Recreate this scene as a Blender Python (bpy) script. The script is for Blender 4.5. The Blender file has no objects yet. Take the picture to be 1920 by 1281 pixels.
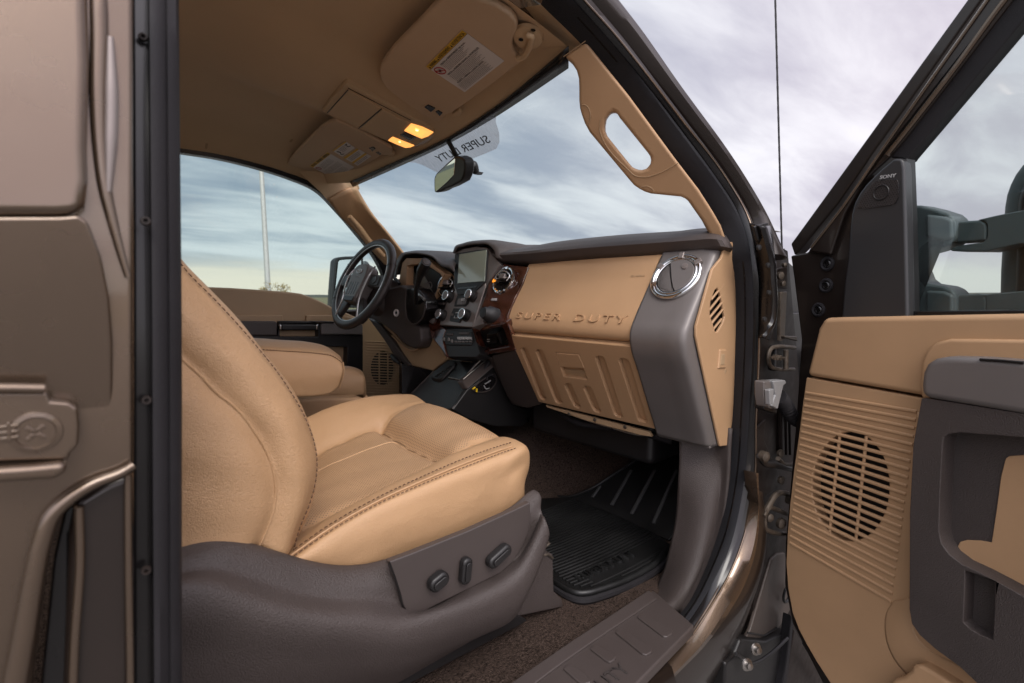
import bpy, bmesh, math, random
from mathutils import Vector, Matrix
random.seed(7)
V = Vector
R = math.radians
scene = bpy.context.scene
COL = scene.collection

# ------------------------------------------------------------------ camera
# truck axes: +X forward, +Y to the driver's side, +Z up, metres; cab floor about 0.85 m above the ground
CAM = V((0.0, -1.37, 1.47))
FPX = 950.0                       # focal length in pixels of the 1920 px wide photograph
YAW, PITCH = R(50.0), R(-5.1)
fw = V((math.cos(YAW) * math.cos(PITCH), math.sin(YAW) * math.cos(PITCH), math.sin(PITCH)))
rt = V((math.sin(YAW), -math.cos(YAW), 0))
up = rt.cross(fw)
cam_d = bpy.data.cameras.new('camera')
cam = bpy.data.objects.new('camera', cam_d)
COL.objects.link(cam)
cam.matrix_world = Matrix((( rt.x, up.x, -fw.x, CAM.x), (rt.y, up.y, -fw.y, CAM.y), (rt.z, up.z, -fw.z, CAM.z), (0, 0, 0, 1)))
cam_d.sensor_width = 36.0
cam_d.lens = FPX / 1920 * 36
cam_d.clip_start = 0.02
cam_d.clip_end = 3000
cam_d.dof.use_dof = True
cam_d.dof.focus_distance = 1.15
cam_d.dof.aperture_fstop = 6.3
scene.camera = cam

# ------------------------------------------------------------------ sky: Nishita behind a broken cloud deck
world = bpy.data.worlds.new('World')
scene.world = world
world.use_nodes = True
wn, wl = world.node_tree.nodes, world.node_tree.links
wn.clear()
SUN_EL, SUN_AZ = R(48), R(250)      # azimuth of the direction towards the sun, from +X towards +Y
def wnode(t, **k):
    n = wn.new(t)
    for a, b in k.items():
        setattr(n, a, b)
    return n
def wmath(op, a, b=None, c=None, clamp=False):
    n = wnode('ShaderNodeMath', operation=op, use_clamp=clamp)
    for i, x in enumerate((a, b, c)):
        if x is None: continue
        if isinstance(x, (int, float)): n.inputs[i].default_value = x
        else: wl.new(x, n.inputs[i])
    return n.outputs[0]
def wmix(f, a, b):
    n = wnode('ShaderNodeMix', data_type='RGBA')
    for i, x in ((0, f), (6, a), (7, b)):
        if isinstance(x, (int, float)): n.inputs[i].default_value = x
        elif isinstance(x, tuple): n.inputs[i].default_value = (*x, 1)
        else: wl.new(x, n.inputs[i])
    return n.outputs[2]
def wramp(x, a, b):
    n = wnode('ShaderNodeMapRange', interpolation_type='SMOOTHSTEP')
    wl.new(x, n.inputs[0]); n.inputs[1].default_value = a; n.inputs[2].default_value = b
    return n.outputs[0]
tc = wnode('ShaderNodeTexCoord')
sp = wnode('ShaderNodeSeparateXYZ'); wl.new(tc.outputs['Generated'], sp.inputs[0])
zz = wmath('MAXIMUM', sp.outputs[2], 0.0)
den = wmath('ADD', zz, 0.16)
px_ = wmath('DIVIDE', sp.outputs[0], den); py_ = wmath('DIVIDE', sp.outputs[1], den)
cv = wnode('ShaderNodeCombineXYZ'); wl.new(px_, cv.inputs[0]); wl.new(py_, cv.inputs[1])
def wnoise(rot, scl, scale, detail, rough, dist=0.0):
    m = wnode('ShaderNodeMapping'); wl.new(cv.outputs[0], m.inputs[0])
    m.inputs['Rotation'].default_value = (0, 0, rot); m.inputs['Scale'].default_value = scl
    n = wnode('ShaderNodeTexNoise'); wl.new(m.outputs[0], n.inputs['Vector'])
    n.inputs['Scale'].default_value = scale; n.inputs['Detail'].default_value = detail
    n.inputs['Roughness'].default_value = rough; n.inputs['Distortion'].default_value = dist
    return n.outputs[0]
n1 = wnoise(R(35), (0.42, 1.0, 1), 0.9, 8, 0.48, 0.3)
n2 = wnoise(R(22), (0.45, 1.2, 1), 2.6, 8, 0.58, 0.5)
cl = wmath('ADD', wmath('MULTIPLY', n1, 0.7), wmath('MULTIPLY', n2, 0.3))
clf = wramp(cl, 0.42, 0.61)
# the deck is heavier and bluer over the driver's side, thinner and paler ahead and on the passenger's side
azf = wramp(wmath('ADD', wmath('MULTIPLY', sp.outputs[1], 0.92), wmath('MULTIPLY', sp.outputs[0], -0.38)), -0.30, 0.72)
thin = wmix(clf, (0.60, 0.545, 0.63), (0.94, 0.90, 0.95))
thick = wmix(clf, (0.32, 0.385, 0.48), (0.76, 0.80, 0.84))
deck = wmix(azf, thin, thick)
# clear strip under the deck on the horizon
hz = wmath('ADD', zz, wmath('MULTIPLY', wmath('SUBTRACT', n2, 0.5), 0.05))
strip = wmath('SUBTRACT', 1.0, wramp(hz, 0.028, 0.075))
lowc = wmix(azf, (0.76, 0.74, 0.73), (0.93, 0.86, 0.74))
deck = wmix(strip, deck, lowc)
# veiled sun behind the photographer and the bright zenith of an overcast day
sdv = (math.cos(SUN_AZ) * math.cos(SUN_EL), math.sin(SUN_AZ) * math.cos(SUN_EL), math.sin(SUN_EL))
dt = wnode('ShaderNodeVectorMath', operation='DOT_PRODUCT'); wl.new(tc.outputs['Generated'], dt.inputs[0]); dt.inputs[1].default_value = sdv
glow = wmath('ADD', 1.0, wmath('MULTIPLY', wramp(dt.outputs['Value'], 0.25, 1.0), 1.6))
gs = wnode('ShaderNodeVectorMath', operation='SCALE'); wl.new(deck, gs.inputs[0]); wl.new(glow, gs.inputs[3]); deck = gs.outputs[0]
sky = wnode('ShaderNodeTexSky', sky_type='NISHITA')
sky.sun_disc = False
sky.sun_elevation = SUN_EL
sky.sun_rotation = R(90) - SUN_AZ
scl = wnode('ShaderNodeVectorMath', operation='SCALE'); wl.new(deck, scl.inputs[0]); scl.inputs[3].default_value = 10.0
tot = wmix(0.93, sky.outputs[0], scl.outputs[0])
bg = wnode('ShaderNodeBackground'); wl.new(tot, bg.inputs[0]); bg.inputs[1].default_value = 0.1
wo = wnode('ShaderNodeOutputWorld'); wl.new(bg.outputs[0], wo.inputs[0])

# ------------------------------------------------------------------ veiled sun behind the photographer
sl = bpy.data.lights.new('sun', 'SUN'); sl.energy = 1.5; sl.angle = R(24); sl.color = (1.0, 0.95, 0.88)
so = bpy.data.objects.new('sun', sl); COL.objects.link(so)
sd = V((math.cos(SUN_AZ) * math.cos(SUN_EL), math.sin(SUN_AZ) * math.cos(SUN_EL), math.sin(SUN_EL)))
so.rotation_euler = sd.to_track_quat('Z', 'Y').to_euler()
so.location = (0, 0, 30)

vs = scene.view_settings
vs.view_transform = 'Standard'; vs.look = 'None'; vs.exposure = 0.22; vs.gamma = 1.0; vs.use_curve_mapping = False
scene.cycles.max_bounces = 8
scene.cycles.diffuse_bounces = 6
scene.cycles.transparent_max_bounces = 12
scene.cycles.sample_clamp_indirect = 6.0

# ------------------------------------------------------------------ picture point -> place in the truck
def ray(u, v):
    return fw + ((u - 960) / FPX) * rt + ((640.5 - v) / FPX) * up
def at(u, v, x=None, y=None, z=None, f=None, d=None):
    r = ray(u, v)
    if d is not None: return CAM + r * d
    if x is not None: return CAM + r * ((x - CAM.x) / r.x)
    if y is not None: return CAM + r * ((y - CAM.y) / r.y)
    if z is not None: return CAM + r * ((z - CAM.z) / r.z)
    lo, prev = 0.05, f(CAM + r * 0.05)
    s = 0.05
    while s < 8:
        s2 = s * 1.04 + 0.002
        c = f(CAM + r * s2)
        if (c > 0) != (prev > 0):
            a, b = s, s2
            for _ in range(40):
                m = (a + b) / 2
                if (f(CAM + r * m) > 0) == (prev > 0): a = m
                else: b = m
            return CAM + r * a
        s, prev = s2, c
    raise ValueError('no hit %s %s' % (u, v))
def plane(p0, n):
    n = V(n); p0 = V(p0)
    return lambda p: (p - p0).dot(n)
def plane3(a, b, c):
    return plane(a, (b - a).cross(c - a).normalized())
def crop(ox, oy, s):
    return lambda *pts: [(ox + x * s, oy + y * s) for x, y in pts]
c3 = crop(520, 0, .31232); c4 = crop(600, 400, .2811); c5 = crop(900, 400, .35912); c6 = crop(1000, 0, .37481)
c7 = crop(1380, 440, .65614); c8 = crop(960, 780, .39102); l1 = crop(0, 0, .49961); l2 = crop(0, 640, .50039)
d1 = crop(600, 420, .15613); d2 = crop(780, 440, .18739); d3 = crop(680, 600, .16667); d4 = crop(1380, 420, .23407)
d5 = crop(1340, 700, .45361); d6 = crop(1460, 0, .48421); d7 = crop(330, 840, .39063); d8 = crop(340, 480, .45273)
e1 = crop(780, 40, .11711); e2 = crop(560, 230, .10929); e4 = crop(340, 440, .20293); e5 = crop(1480, 1040, .22917)
e6 = crop(1000, 880, .19519); e7 = crop(700, 140, .1717); e8 = crop(1200, 0, .39012)
def on(pts, **k):
    return [at(u, v, **k) for u, v in pts]

# ------------------------------------------------------------------ materials
MATS = {}
def mat(name, col, rough=0.5, metal=0.0, spec=0.5, coat=0.0, grain=None, vary=0.0, vscale=6.0, emit=None, emit_s=0.0, sheen=0.0, dust=0.0, fine=None):
    m = bpy.data.materials.new(name); m.use_nodes = True
    nt = m.node_tree; n = nt.nodes; L = nt.links; b = n['Principled BSDF']
    b.inputs['Base Color'].default_value = (*col, 1); b.inputs['Roughness'].default_value = rough
    b.inputs['Metallic'].default_value = metal; b.inputs['Specular IOR Level'].default_value = spec
    b.inputs['Coat Weight'].default_value = coat; b.inputs['Coat Roughness'].default_value = 0.06
    b.inputs['Sheen Weight'].default_value = sheen
    tcn = n.new('ShaderNodeTexCoord')
    if emit: b.inputs['Emission Color'].default_value = (*emit, 1); b.inputs['Emission Strength'].default_value = emit_s
    if vary:
        t = n.new('ShaderNodeTexNoise'); t.inputs['Scale'].default_value = vscale; t.inputs['Detail'].default_value = 5; t.inputs['Roughness'].default_value = .6
        L.new(tcn.outputs['Object'], t.inputs['Vector'])
        mr = n.new('ShaderNodeMapRange'); L.new(t.outputs[0], mr.inputs[0]); mr.inputs[1].default_value = .3; mr.inputs[2].default_value = .7
        mr.inputs[3].default_value = 1 - vary; mr.inputs[4].default_value = 1 + vary
        sc = n.new('ShaderNodeVectorMath'); sc.operation = 'SCALE'; sc.inputs[0].default_value = col; L.new(mr.outputs[0], sc.inputs[3])
        L.new(sc.outputs[0], b.inputs['Base Color'])
        mr2 = n.new('ShaderNodeMapRange'); L.new(t.outputs[0], mr2.inputs[0]); mr2.inputs[1].default_value = .3; mr2.inputs[2].default_value = .7
        mr2.inputs[3].default_value = max(.02, rough * (1 - vary * 1.2)); mr2.inputs[4].default_value = min(1, rough * (1 + vary * 1.2))
        L.new(mr2.outputs[0], b.inputs['Roughness'])
    if grain:
        kind, scale, strength, dist = grain
        if kind == 'leather':
            t = n.new('ShaderNodeTexVoronoi'); t.feature = 'DISTANCE_TO_EDGE'; t.inputs['Scale'].default_value = scale
            wn_ = n.new('ShaderNodeTexNoise'); wn_.inputs['Scale'].default_value = scale * .35; wn_.inputs['Detail'].default_value = 3
            L.new(tcn.outputs['Object'], wn_.inputs['Vector'])
            ad = n.new('ShaderNodeVectorMath'); ad.operation = 'MULTIPLY_ADD'; L.new(wn_.outputs['Color'], ad.inputs[0]); ad.inputs[1].default_value = (2.2 / scale,) * 3
            L.new(tcn.outputs['Object'], ad.inputs[2]); L.new(ad.outputs[0], t.inputs['Vector'])
            mr3 = n.new('ShaderNodeMapRange'); L.new(t.outputs['Distance'], mr3.inputs[0]); mr3.inputs[2].default_value = .16
            h = mr3.outputs[0]
        else:
            t = n.new('ShaderNodeTexNoise'); t.inputs['Scale'].default_value = scale; t.inputs['Detail'].default_value = 3
            L.new(tcn.outputs['Object'], t.inputs['Vector']); h = t.outputs[0]
        bp = n.new('ShaderNodeBump'); bp.inputs['Strength'].default_value = strength; bp.inputs['Distance'].default_value = dist
        L.new(h, bp.inputs['Height'])
        nrm = bp.outputs[0]
        if fine:
            t2 = n.new('ShaderNodeTexNoise'); t2.inputs['Scale'].default_value = fine[0]; t2.inputs['Detail'].default_value = 4; t2.inputs['Distortion'].default_value = .4
            L.new(tcn.outputs['Object'], t2.inputs['Vector'])
            b2 = n.new('ShaderNodeBump'); b2.inputs['Strength'].default_value = fine[1]; b2.inputs['Distance'].default_value = fine[2]
            L.new(t2.outputs[0], b2.inputs['Height']); L.new(nrm, b2.inputs['Normal']); nrm = b2.outputs[0]
        L.new(nrm, b.inputs['Normal'])
    MATS[name] = m
    return m
leather = mat('tan_leather', (.47, .285, .148), .42, grain=('leather', 420, .35, .0012), vary=.05, vscale=5, fine=(14, .35, .010))
leather_side = mat('tan_leather_coarse', (.47, .285, .148), .40, grain=('leather', 430, .45, .0011), vary=.05, vscale=4, fine=(260, .35, .002))
tan = mat('tan_plastic', (.45, .275, .148), .48, grain=('n', 900, .35, .0006), vary=.05, vscale=7)
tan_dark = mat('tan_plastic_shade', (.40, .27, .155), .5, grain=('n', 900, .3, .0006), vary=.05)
headcloth = mat('headliner_cloth', (.56, .41, .26), .9, spec=.15, grain=('n', 1400, .5, .0008), vary=.05, vscale=4, sheen=.1)
visorm = mat('visor_vinyl', (.52, .375, .25), .75, spec=.25, grain=('n', 700, .3, .0006), vary=.04)
consolem = mat('overhead_plastic', (.54, .385, .235), .6, spec=.3, grain=('n', 900, .3, .0005), vary=.04)
umber = mat('umber_plastic', (.054, .042, .038), .50, grain=('n', 560, .9, .0016), vary=.08, vscale=9)
umber_s = mat('umber_plastic_smooth', (.056, .044, .040), .46, grain=('n', 900, .35, .0005), vary=.06)
padm = mat('dash_pad', (.060, .046, .041), .55, grain=('n', 500, .7, .0010), vary=.08)
silverg = mat('satin_grey_panel', (.165, .148, .140), .42, metal=.25, grain=('n', 1200, .25, .0004), vary=.05)
silverp = mat('satin_pewter', (.25, .215, .20), .36, metal=.5, grain=('n', 1200, .2, .0003), vary=.04)
black = mat('black_plastic', (.012, .011, .011), .42, grain=('n', 700, .4, .0005), vary=.12)
blackg = mat('black_gloss', (.008, .007, .007), .24, vary=.2)
rubber = mat('black_rubber', (.017, .0155, .017), .6, spec=.25, grain=('n', 500, .5, .0006), vary=.15, vscale=12)
rubber_f = mat('flocked_seal', (.017, .017, .020), .85, spec=.25, sheen=.03, grain=('n', 900, 1.0, .0012), vary=.2)
matm = mat('mat_rubber', (.010, .010, .010), .40, spec=.45, grain=('n', 400, .4, .0004), vary=.25, vscale=10)
carpet = mat('brown_carpet', (.082, .058, .047), .95, spec=.05, sheen=.0, grain=('n', 420, 1.0, .010), vary=.75, vscale=240)
carpet_d = mat('dark_carpet', (.055, .036, .029), .95, spec=.05, sheen=.0, grain=('n', 420, 1.0, .004), vary=.35, vscale=60)
chrome = mat('chrome', (.80, .80, .80), .07, metal=1)
steel = mat('bolt_steel', (.42, .40, .38), .3, metal=1, vary=.15, vscale=60)
steel_d = mat('dull_hinge_steel', (.10, .080, .062), .5, metal=.5, vary=.35, vscale=60)
woodm = mat('dark_burl_wood', (.055, .016, .009), .16, coat=1.0, vary=.55, vscale=30)
wheelm = mat('wheel_leather', (.036, .029, .027), .33, grain=('leather', 500, .3, .0008), vary=.1)
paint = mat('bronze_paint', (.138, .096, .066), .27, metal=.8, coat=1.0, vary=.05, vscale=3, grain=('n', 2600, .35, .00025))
shut_shadem = mat('shut_line_shade', (.016, .011, .009), .5, spec=.25, vary=.2, vscale=30)  # near-black tone holds the shade between pillar and open door
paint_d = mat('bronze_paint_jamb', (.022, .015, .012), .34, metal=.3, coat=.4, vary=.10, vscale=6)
whitep = mat('label_paper', (.62, .58, .56), .6)
yellowp = mat('label_yellow', (.62, .36, .02), .55)
redp = mat('label_red', (.35, .02, .02), .55)
inkp = mat('label_ink', (.02, .018, .018), .6)
stitchm = mat('brown_thread', (.10, .055, .030), .8)
crease_shadem = mat('leather_crease_shade', (.20, .115, .055), .6)  # dark tone stands in for the shade in the cushion crease
satin = mat('satin_silver', (.58, .57, .56), .28, metal=.85)
stitchl = mat('tan_thread', (.55, .35, .19), .8)
lampm = mat('lit_lamp_lens', (.9, .6, .3), .3, emit=(1.0, .40, .085), emit_s=1.15)
bulbm = mat('lamp_bulb', (1, .8, .5), .3, emit=(1.0, .66, .26), emit_s=3.2)
lensm = mat('frosted_lens', (.42, .33, .24), .25, vary=.05)
screenm = mat('unlit_screen', (.30, .335, .27), .12, spec=.6, coat=.6)
amber = mat('amber_tab', (.8, .25, .02), .4, emit=(1, .35, .03), emit_s=.8)
mirrorm = mat('mirror_glass', (.86, .90, .90), .015, metal=1)
greyplug = mat('grey_connector', (.26, .26, .26), .5, vary=.1)
greybtn = mat('pale_button', (.38, .37, .36), .4)
cordy = mat('yellow_wire', (.75, .50, .02), .5)
grayin = mat('liner_grey', (.075, .058, .048), .5, vary=.15, vscale=20)
asphalt = mat('asphalt', (.19, .18, .165), .9, grain=('n', 90, 1, .02), vary=.35, vscale=90)
grassm = mat('dry_grass', (.13, .12, .05), .95, vary=.3, vscale=2)
clipm = mat('clip_plastic', (.40, .28, .17), .8)
polem = mat('galvanised_pole', (.50, .50, .47), .5, metal=.3, vary=.06)
barkm = mat('grey_bark', (.16, .12, .085), .9, vary=.2)
leafm = mat('yellow_leaves', (.30, .22, .05), .8, vary=.3)
blueled = mat('gauge_blue', (.3, .5, .8), .4)
def glass(name, tint, refl=0.045):
    m = bpy.data.materials.new(name); m.use_nodes = True
    n = m.node_tree.nodes; L = m.node_tree.links; n.clear()
    tr = n.new('ShaderNodeBsdfTransparent'); tr.inputs[0].default_value = (*tint, 1)
    gl = n.new('ShaderNodeBsdfGlossy'); gl.inputs['Roughness'].default_value = 0.0
    lw = n.new('ShaderNodeLayerWeight'); lw.inputs[0].default_value = .5
    pw = n.new('ShaderNodeMath'); pw.operation = 'POWER'; L.new(lw.outputs['Facing'], pw.inputs[0]); pw.inputs[1].default_value = 4.0
    fr = n.new('ShaderNodeMath'); fr.operation = 'MULTIPLY_ADD'; L.new(pw.outputs[0], fr.inputs[0]); fr.inputs[1].default_value = .7; fr.inputs[2].default_value = refl
    mx = n.new('ShaderNodeMixShader'); L.new(fr.outputs[0], mx.inputs[0]); L.new(tr.outputs[0], mx.inputs[1]); L.new(gl.outputs[0], mx.inputs[2])
    o = n.new('ShaderNodeOutputMaterial'); L.new(mx.outputs[0], o.inputs[0])
    return m
barm = mat('grey_rubber', (.055, .055, .055), .5, vary=.1)
sailm = mat('sail_plastic', (.030, .029, .030), .33, grain=('n', 900, .25, .0004))
glassm = glass('green_tinted_glass', (.87, .92, .905))
clearm = glass('clear_lens', (.95, .95, .95))
# perforated seat leather: rows of pin holes
def perforated():
    m = mat('perforated_leather', (.46, .285, .155), .46, grain=('leather', 420, .3, .001), fine=(12, .3, .01))
    nt = m.node_tree; n = nt.nodes; L = nt.links; b = n['Principled BSDF']
    tcn = n.new('ShaderNodeTexCoord'); s = n.new('ShaderNodeSeparateXYZ'); L.new(tcn.outputs['Object'], s.inputs[0])
    def M(op, a, bb=None):
        k = n.new('ShaderNodeMath'); k.operation = op
        for i, x in enumerate((a, bb)):
            if x is None: continue
            if isinstance(x, (int, float)): k.inputs[i].default_value = x
            else: L.new(x, k.inputs[i])
        return k.outputs[0]
    P = .0062
    gx = M('DIVIDE', M('ADD', s.outputs[0], s.outputs[1]), P); gy = M('DIVIDE', M('SUBTRACT', s.outputs[0], s.outputs[1]), P)
    fx = M('SUBTRACT', M('FRACT', gx), .5); fy = M('SUBTRACT', M('FRACT', gy), .5)
    dd = M('ADD', M('MULTIPLY', fx, fx), M('MULTIPLY', fy, fy))
    hole = M('LESS_THAN', dd, .045)
    mx = n.new('ShaderNodeMix'); mx.data_type = 'RGBA'; L.new(hole, mx.inputs[0])
    mx.inputs[6].default_value = (.46, .285, .155, 1); mx.inputs[7].default_value = (.13, .075, .04, 1)
    L.new(mx.outputs[2], b.inputs['Base Color'])
    return m
perfm = perforated()
# silver hatched sun strip film, partly see-through
def film():
    m = bpy.data.materials.new('silver_film'); m.use_nodes = True
    nt = m.node_tree; n = nt.nodes; L = nt.links; b = n['Principled BSDF']
    b.inputs['Base Color'].default_value = (.24, .25, .265, 1); b.inputs['Roughness'].default_value = .5
    tcn = n.new('ShaderNodeTexCoord'); mp = n.new('ShaderNodeMapping'); L.new(tcn.outputs['Object'], mp.inputs[0])
    mp.inputs['Scale'].default_value = (60, 420, 60)
    t = n.new('ShaderNodeTexNoise'); t.inputs['Scale'].default_value = 1.0; t.inputs['Detail'].default_value = 2; L.new(mp.outputs[0], t.inputs['Vector'])
    mr = n.new('ShaderNodeMapRange'); L.new(t.outputs[0], mr.inputs[0]); mr.inputs[1].default_value = .35; mr.inputs[2].default_value = .65; mr.inputs[3].default_value = .05; mr.inputs[4].default_value = .38
    tr = n.new('ShaderNodeBsdfTransparent'); mx = n.new('ShaderNodeMixShader'); L.new(mr.outputs[0], mx.inputs[0])
    tl = n.new('ShaderNodeBsdfTranslucent'); tl.inputs[0].default_value = (.42, .44, .47, 1)
    ad = n.new('ShaderNodeMixShader'); ad.inputs[0].default_value = .5; L.new(b.outputs[0], ad.inputs[1]); L.new(tl.outputs[0], ad.inputs[2])
    L.new(ad.outputs[0], mx.inputs[1]); L.new(tr.outputs[0], mx.inputs[2])
    L.new(mx.outputs[0], n['Material Output'].inputs[0])
    return m
filmm = film()

# ------------------------------------------------------------------ object helpers
W = {}
def link(o, parent=None, basis=None, label=None, group=None, kind=None):
    COL.objects.link(o)
    if basis is not None: o.matrix_basis = basis
    w = o.matrix_basis.copy()
    if parent is not None:
        o.parent = parent
        o.matrix_parent_inverse = W[parent.name].inverted()
    W[o.name] = w
    if label: o['label'] = label
    if group: o['group'] = group
    if kind: o['kind'] = kind
    return o
def thing(name, label, cat, loc, group=None):
    o = bpy.data.objects.new(name, None); o.empty_display_size = .1
    link(o, None, Matrix.Translation(V(loc)), label, group)
    o['category'] = cat
    return o
def obj(name, verts, faces, m, parent, bevel=0, seg=2, solid=0, sub=0, smooth=True, label=None, cat=None, kind=None, ang=30, group=None, wn=False, offset=-1):
    me = bpy.data.meshes.new(name)
    if isinstance(verts, bmesh.types.BMesh):
        verts.to_mesh(me); verts.free()
    else:
        me.from_pydata([tuple(v) for v in verts], [], faces)
    bm = bmesh.new(); bm.from_mesh(me); bmesh.ops.recalc_face_normals(bm, faces=bm.faces); bm.to_mesh(me); bm.free()
    if smooth:
        for p in me.polygons: p.use_smooth = True
    if isinstance(m, (list, tuple)):
        for k in m: me.materials.append(k)
    else: me.materials.append(m)
    o = bpy.data.objects.new(name, me)
    link(o, parent, None, label, group, kind)
    if cat: o['category'] = cat
    if solid:
        s = o.modifiers.new('solid', 'SOLIDIFY'); s.thickness = solid; s.offset = offset
    if bevel:
        b = o.modifiers.new('bevel', 'BEVEL'); b.width = bevel; b.segments = seg; b.limit_method = 'ANGLE'; b.angle_limit = R(ang); b.harden_normals = True
        b.use_clamp_overlap = True
    elif smooth and not sub and wn is not True:
        me.set_sharp_from_angle(angle=R(40))
    if sub:
        s = o.modifiers.new('sub', 'SUBSURF'); s.levels = sub; s.render_levels = sub
    return o
def slab(name, pts, th, m, parent, bevel=.002, seg=2, **k):
    """planar outline extruded by vector th"""
    th = V(th); n = len(pts)
    vs_ = [V(p) for p in pts] + [V(p) + th for p in pts]
    fs = [list(range(n)), list(range(2 * n - 1, n - 1, -1))] + [[i, i + n, (i + 1) % n + n, (i + 1) % n] for i in range(n)]
    return obj(name, vs_, fs, m, parent, bevel=bevel, seg=seg, **k)
def slab_holes(name, outer, holes, th, m, parent, bevel=.002, seg=2, **k):
    th = V(th); bm = bmesh.new(); es = []; loops = [outer] + holes
    for lp in loops:
        vv = [bm.verts.new(p) for p in lp]
        for i in range(len(vv)): es.append(bm.edges.new((vv[i], vv[(i + 1) % len(vv)])))
    bmesh.ops.triangle_fill(bm, edges=es, use_beauty=True, use_dissolve=False)
    r = bmesh.ops.extrude_face_region(bm, geom=list(bm.faces))
    for e in r['geom']:
        if isinstance(e, bmesh.types.BMVert): e.co += th
    return obj(name, bm, None, m, parent, bevel=bevel, seg=seg, **k)
def cr(pts, n, closed=False):
    """Catmull-Rom resample to n points, by chord length"""
    P = [V(p) for p in pts]; N = len(P)
    if N == 2 and not closed: return [P[0].lerp(P[1], i / (n - 1)) for i in range(n)]
    segs = N if closed else N - 1
    def g(i): return P[i % N] if closed else (P[0] * 2 - P[1] if i < 0 else P[-1] * 2 - P[-2] if i >= N else P[i])
    L = [0]
    for i in range(segs): L.append(L[-1] + max(1e-9, (g(i + 1) - g(i)).length))
    out = []
    for k in range(n):
        t = L[-1] * k / (n if closed else n - 1)
        i = 0
        while i < segs - 1 and t > L[i + 1]: i += 1
        u = (t - L[i]) / (L[i + 1] - L[i])
        p0, p1, p2, p3 = g(i - 1), g(i), g(i + 1), g(i + 2)
        l1_ = max((p1 - p0).length, 1e-6); l2_ = max((p2 - p1).length, 1e-6); l3_ = max((p3 - p2).length, 1e-6)
        m1 = (p2 - p1) ; m1 = ((p1 - p0) / l1_ * l2_ + (p2 - p1) / l2_ * l1_) / (l1_ + l2_) * l2_
        m2 = ((p2 - p1) / l2_ * l3_ + (p3 - p2) / l3_ * l2_) / (l2_ + l3_) * l2_
        u2, u3 = u * u, u * u * u
        out.append(p1 * (2 * u3 - 3 * u2 + 1) + m1 * (u3 - 2 * u2 + u) + p2 * (-2 * u3 + 3 * u2) + m2 * (u3 - u2))
    return out
def loftgrid(rows, nu, nv):
    rs = [cr(r, nu) for r in rows]
    return list(map(list, zip(*[cr([r[i] for r in rs], nv) for i in range(nu)])))   # [nv][nu]
def grid_faces(nv, nu, wrap_v=False, wrap_u=False):
    fs = []
    for j in range(nv if wrap_v else nv - 1):
        for i in range(nu if wrap_u else nu - 1):
            a = j * nu + i; b = j * nu + (i + 1) % nu; c = ((j + 1) % nv) * nu + (i + 1) % nu; d = ((j + 1) % nv) * nu + i
            fs.append([a, b, c, d])
    return fs
def loft(name, rows, m, parent, nu=24, nv=None, smoothrows=True, solid=.004, caps=False, **k):
    if smoothrows:
        g = loftgrid(rows, nu, nv or len(rows) * 4)
    else:
        g = [cr(r, nu) for r in rows]
    fs = grid_faces(len(g), nu)
    vv = [p for r in g for p in r]
    return obj(name, vv, fs, m, parent, solid=solid, **k)
def tube(name, pts, r, m, parent, n=10, closed=False, res=None, smooth_path=True, **k):
    P = cr(pts, res or max(2, len(pts) * 5), closed) if smooth_path else [V(p) for p in pts]
    N = len(P); rr = r if isinstance(r, (list, tuple)) else [r] * 2
    vs_, fs = [], []
    t0 = (P[1] - P[0]).normalized()
    nrm = t0.orthogonal().normalized()
    for i, p in enumerate(P):
        t = ((P[(i + 1) % N] - P[i - 1]) if closed or 0 < i < N - 1 else (P[1] - P[0] if i == 0 else P[-1] - P[-2])).normalized()
        nrm = (nrm - t * nrm.dot(t)).normalized(); bn = t.cross(nrm)
        q = i / (N - 1) * (len(rr) - 1); a = min(int(q), len(rr) - 2); rad = rr[a] + (rr[a + 1] - rr[a]) * (q - a)
        for j in range(n):
            w = 2 * math.pi * j / n
            vs_.append(p + (nrm * math.cos(w) + bn * math.sin(w)) * rad)
    fs = grid_faces(N, n, wrap_v=closed, wrap_u=True)
    if not closed:
        fs.append(list(range(n))[::-1]); fs.append(list(range((N - 1) * n, N * n)))
    return obj(name, vs_, fs, m, parent, **k)
def band(name, A, B, m, parent, prof, nu=60, **k):
    """strip between polylines A and B; prof: list of (t across, height out of the surface) ; out = V function or vector"""
    out = V(prof[0]); pr = prof[1]
    a = cr(A, nu); b = cr(B, nu)
    g = [[a[i].lerp(b[i], t) + out * h for i in range(nu)] for t, h in pr]
    vv = [p for r in g for p in r]
    fs = grid_faces(len(g), nu, wrap_v=True)
    fs.append([j * nu for j in range(len(g))]); fs.append([j * nu + nu - 1 for j in range(len(g))])
    return obj(name, vv, fs, m, parent, **k)
def frame_of(z, x=None):
    z = V(z).normalized(); x = V(x) if x is not None else z.orthogonal()
    x = (x - z * x.dot(z)).normalized(); y = z.cross(x)
    return Matrix((x, y, z)).transposed()
def lathe(name, prof, c, axis, m, parent, n=32, xref=None, sx=1.0, sy=1.0, **k):
    Mx = frame_of(axis, xref); c = V(c); vs_ = []
    for r, h in prof:
        for j in range(n):
            w = 2 * math.pi * j / n
            vs_.append(c + Mx @ V((r * math.cos(w) * sx, r * math.sin(w) * sy, h)))
    fs = grid_faces(len(prof), n, wrap_u=True)
    if prof[0][0] > 1e-5: fs.append(list(range(n)))
    if prof[-1][0] > 1e-5: fs.append(list(range((len(prof) - 1) * n, len(prof) * n)))
    bm = bmesh.new(); bv = [bm.verts.new(v) for v in vs_]
    for f in fs: bm.faces.new([bv[i] for i in f])
    bmesh.ops.remove_doubles(bm, verts=bm.verts, dist=1e-6)
    return obj(name, bm, None, m, parent, **k)
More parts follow.
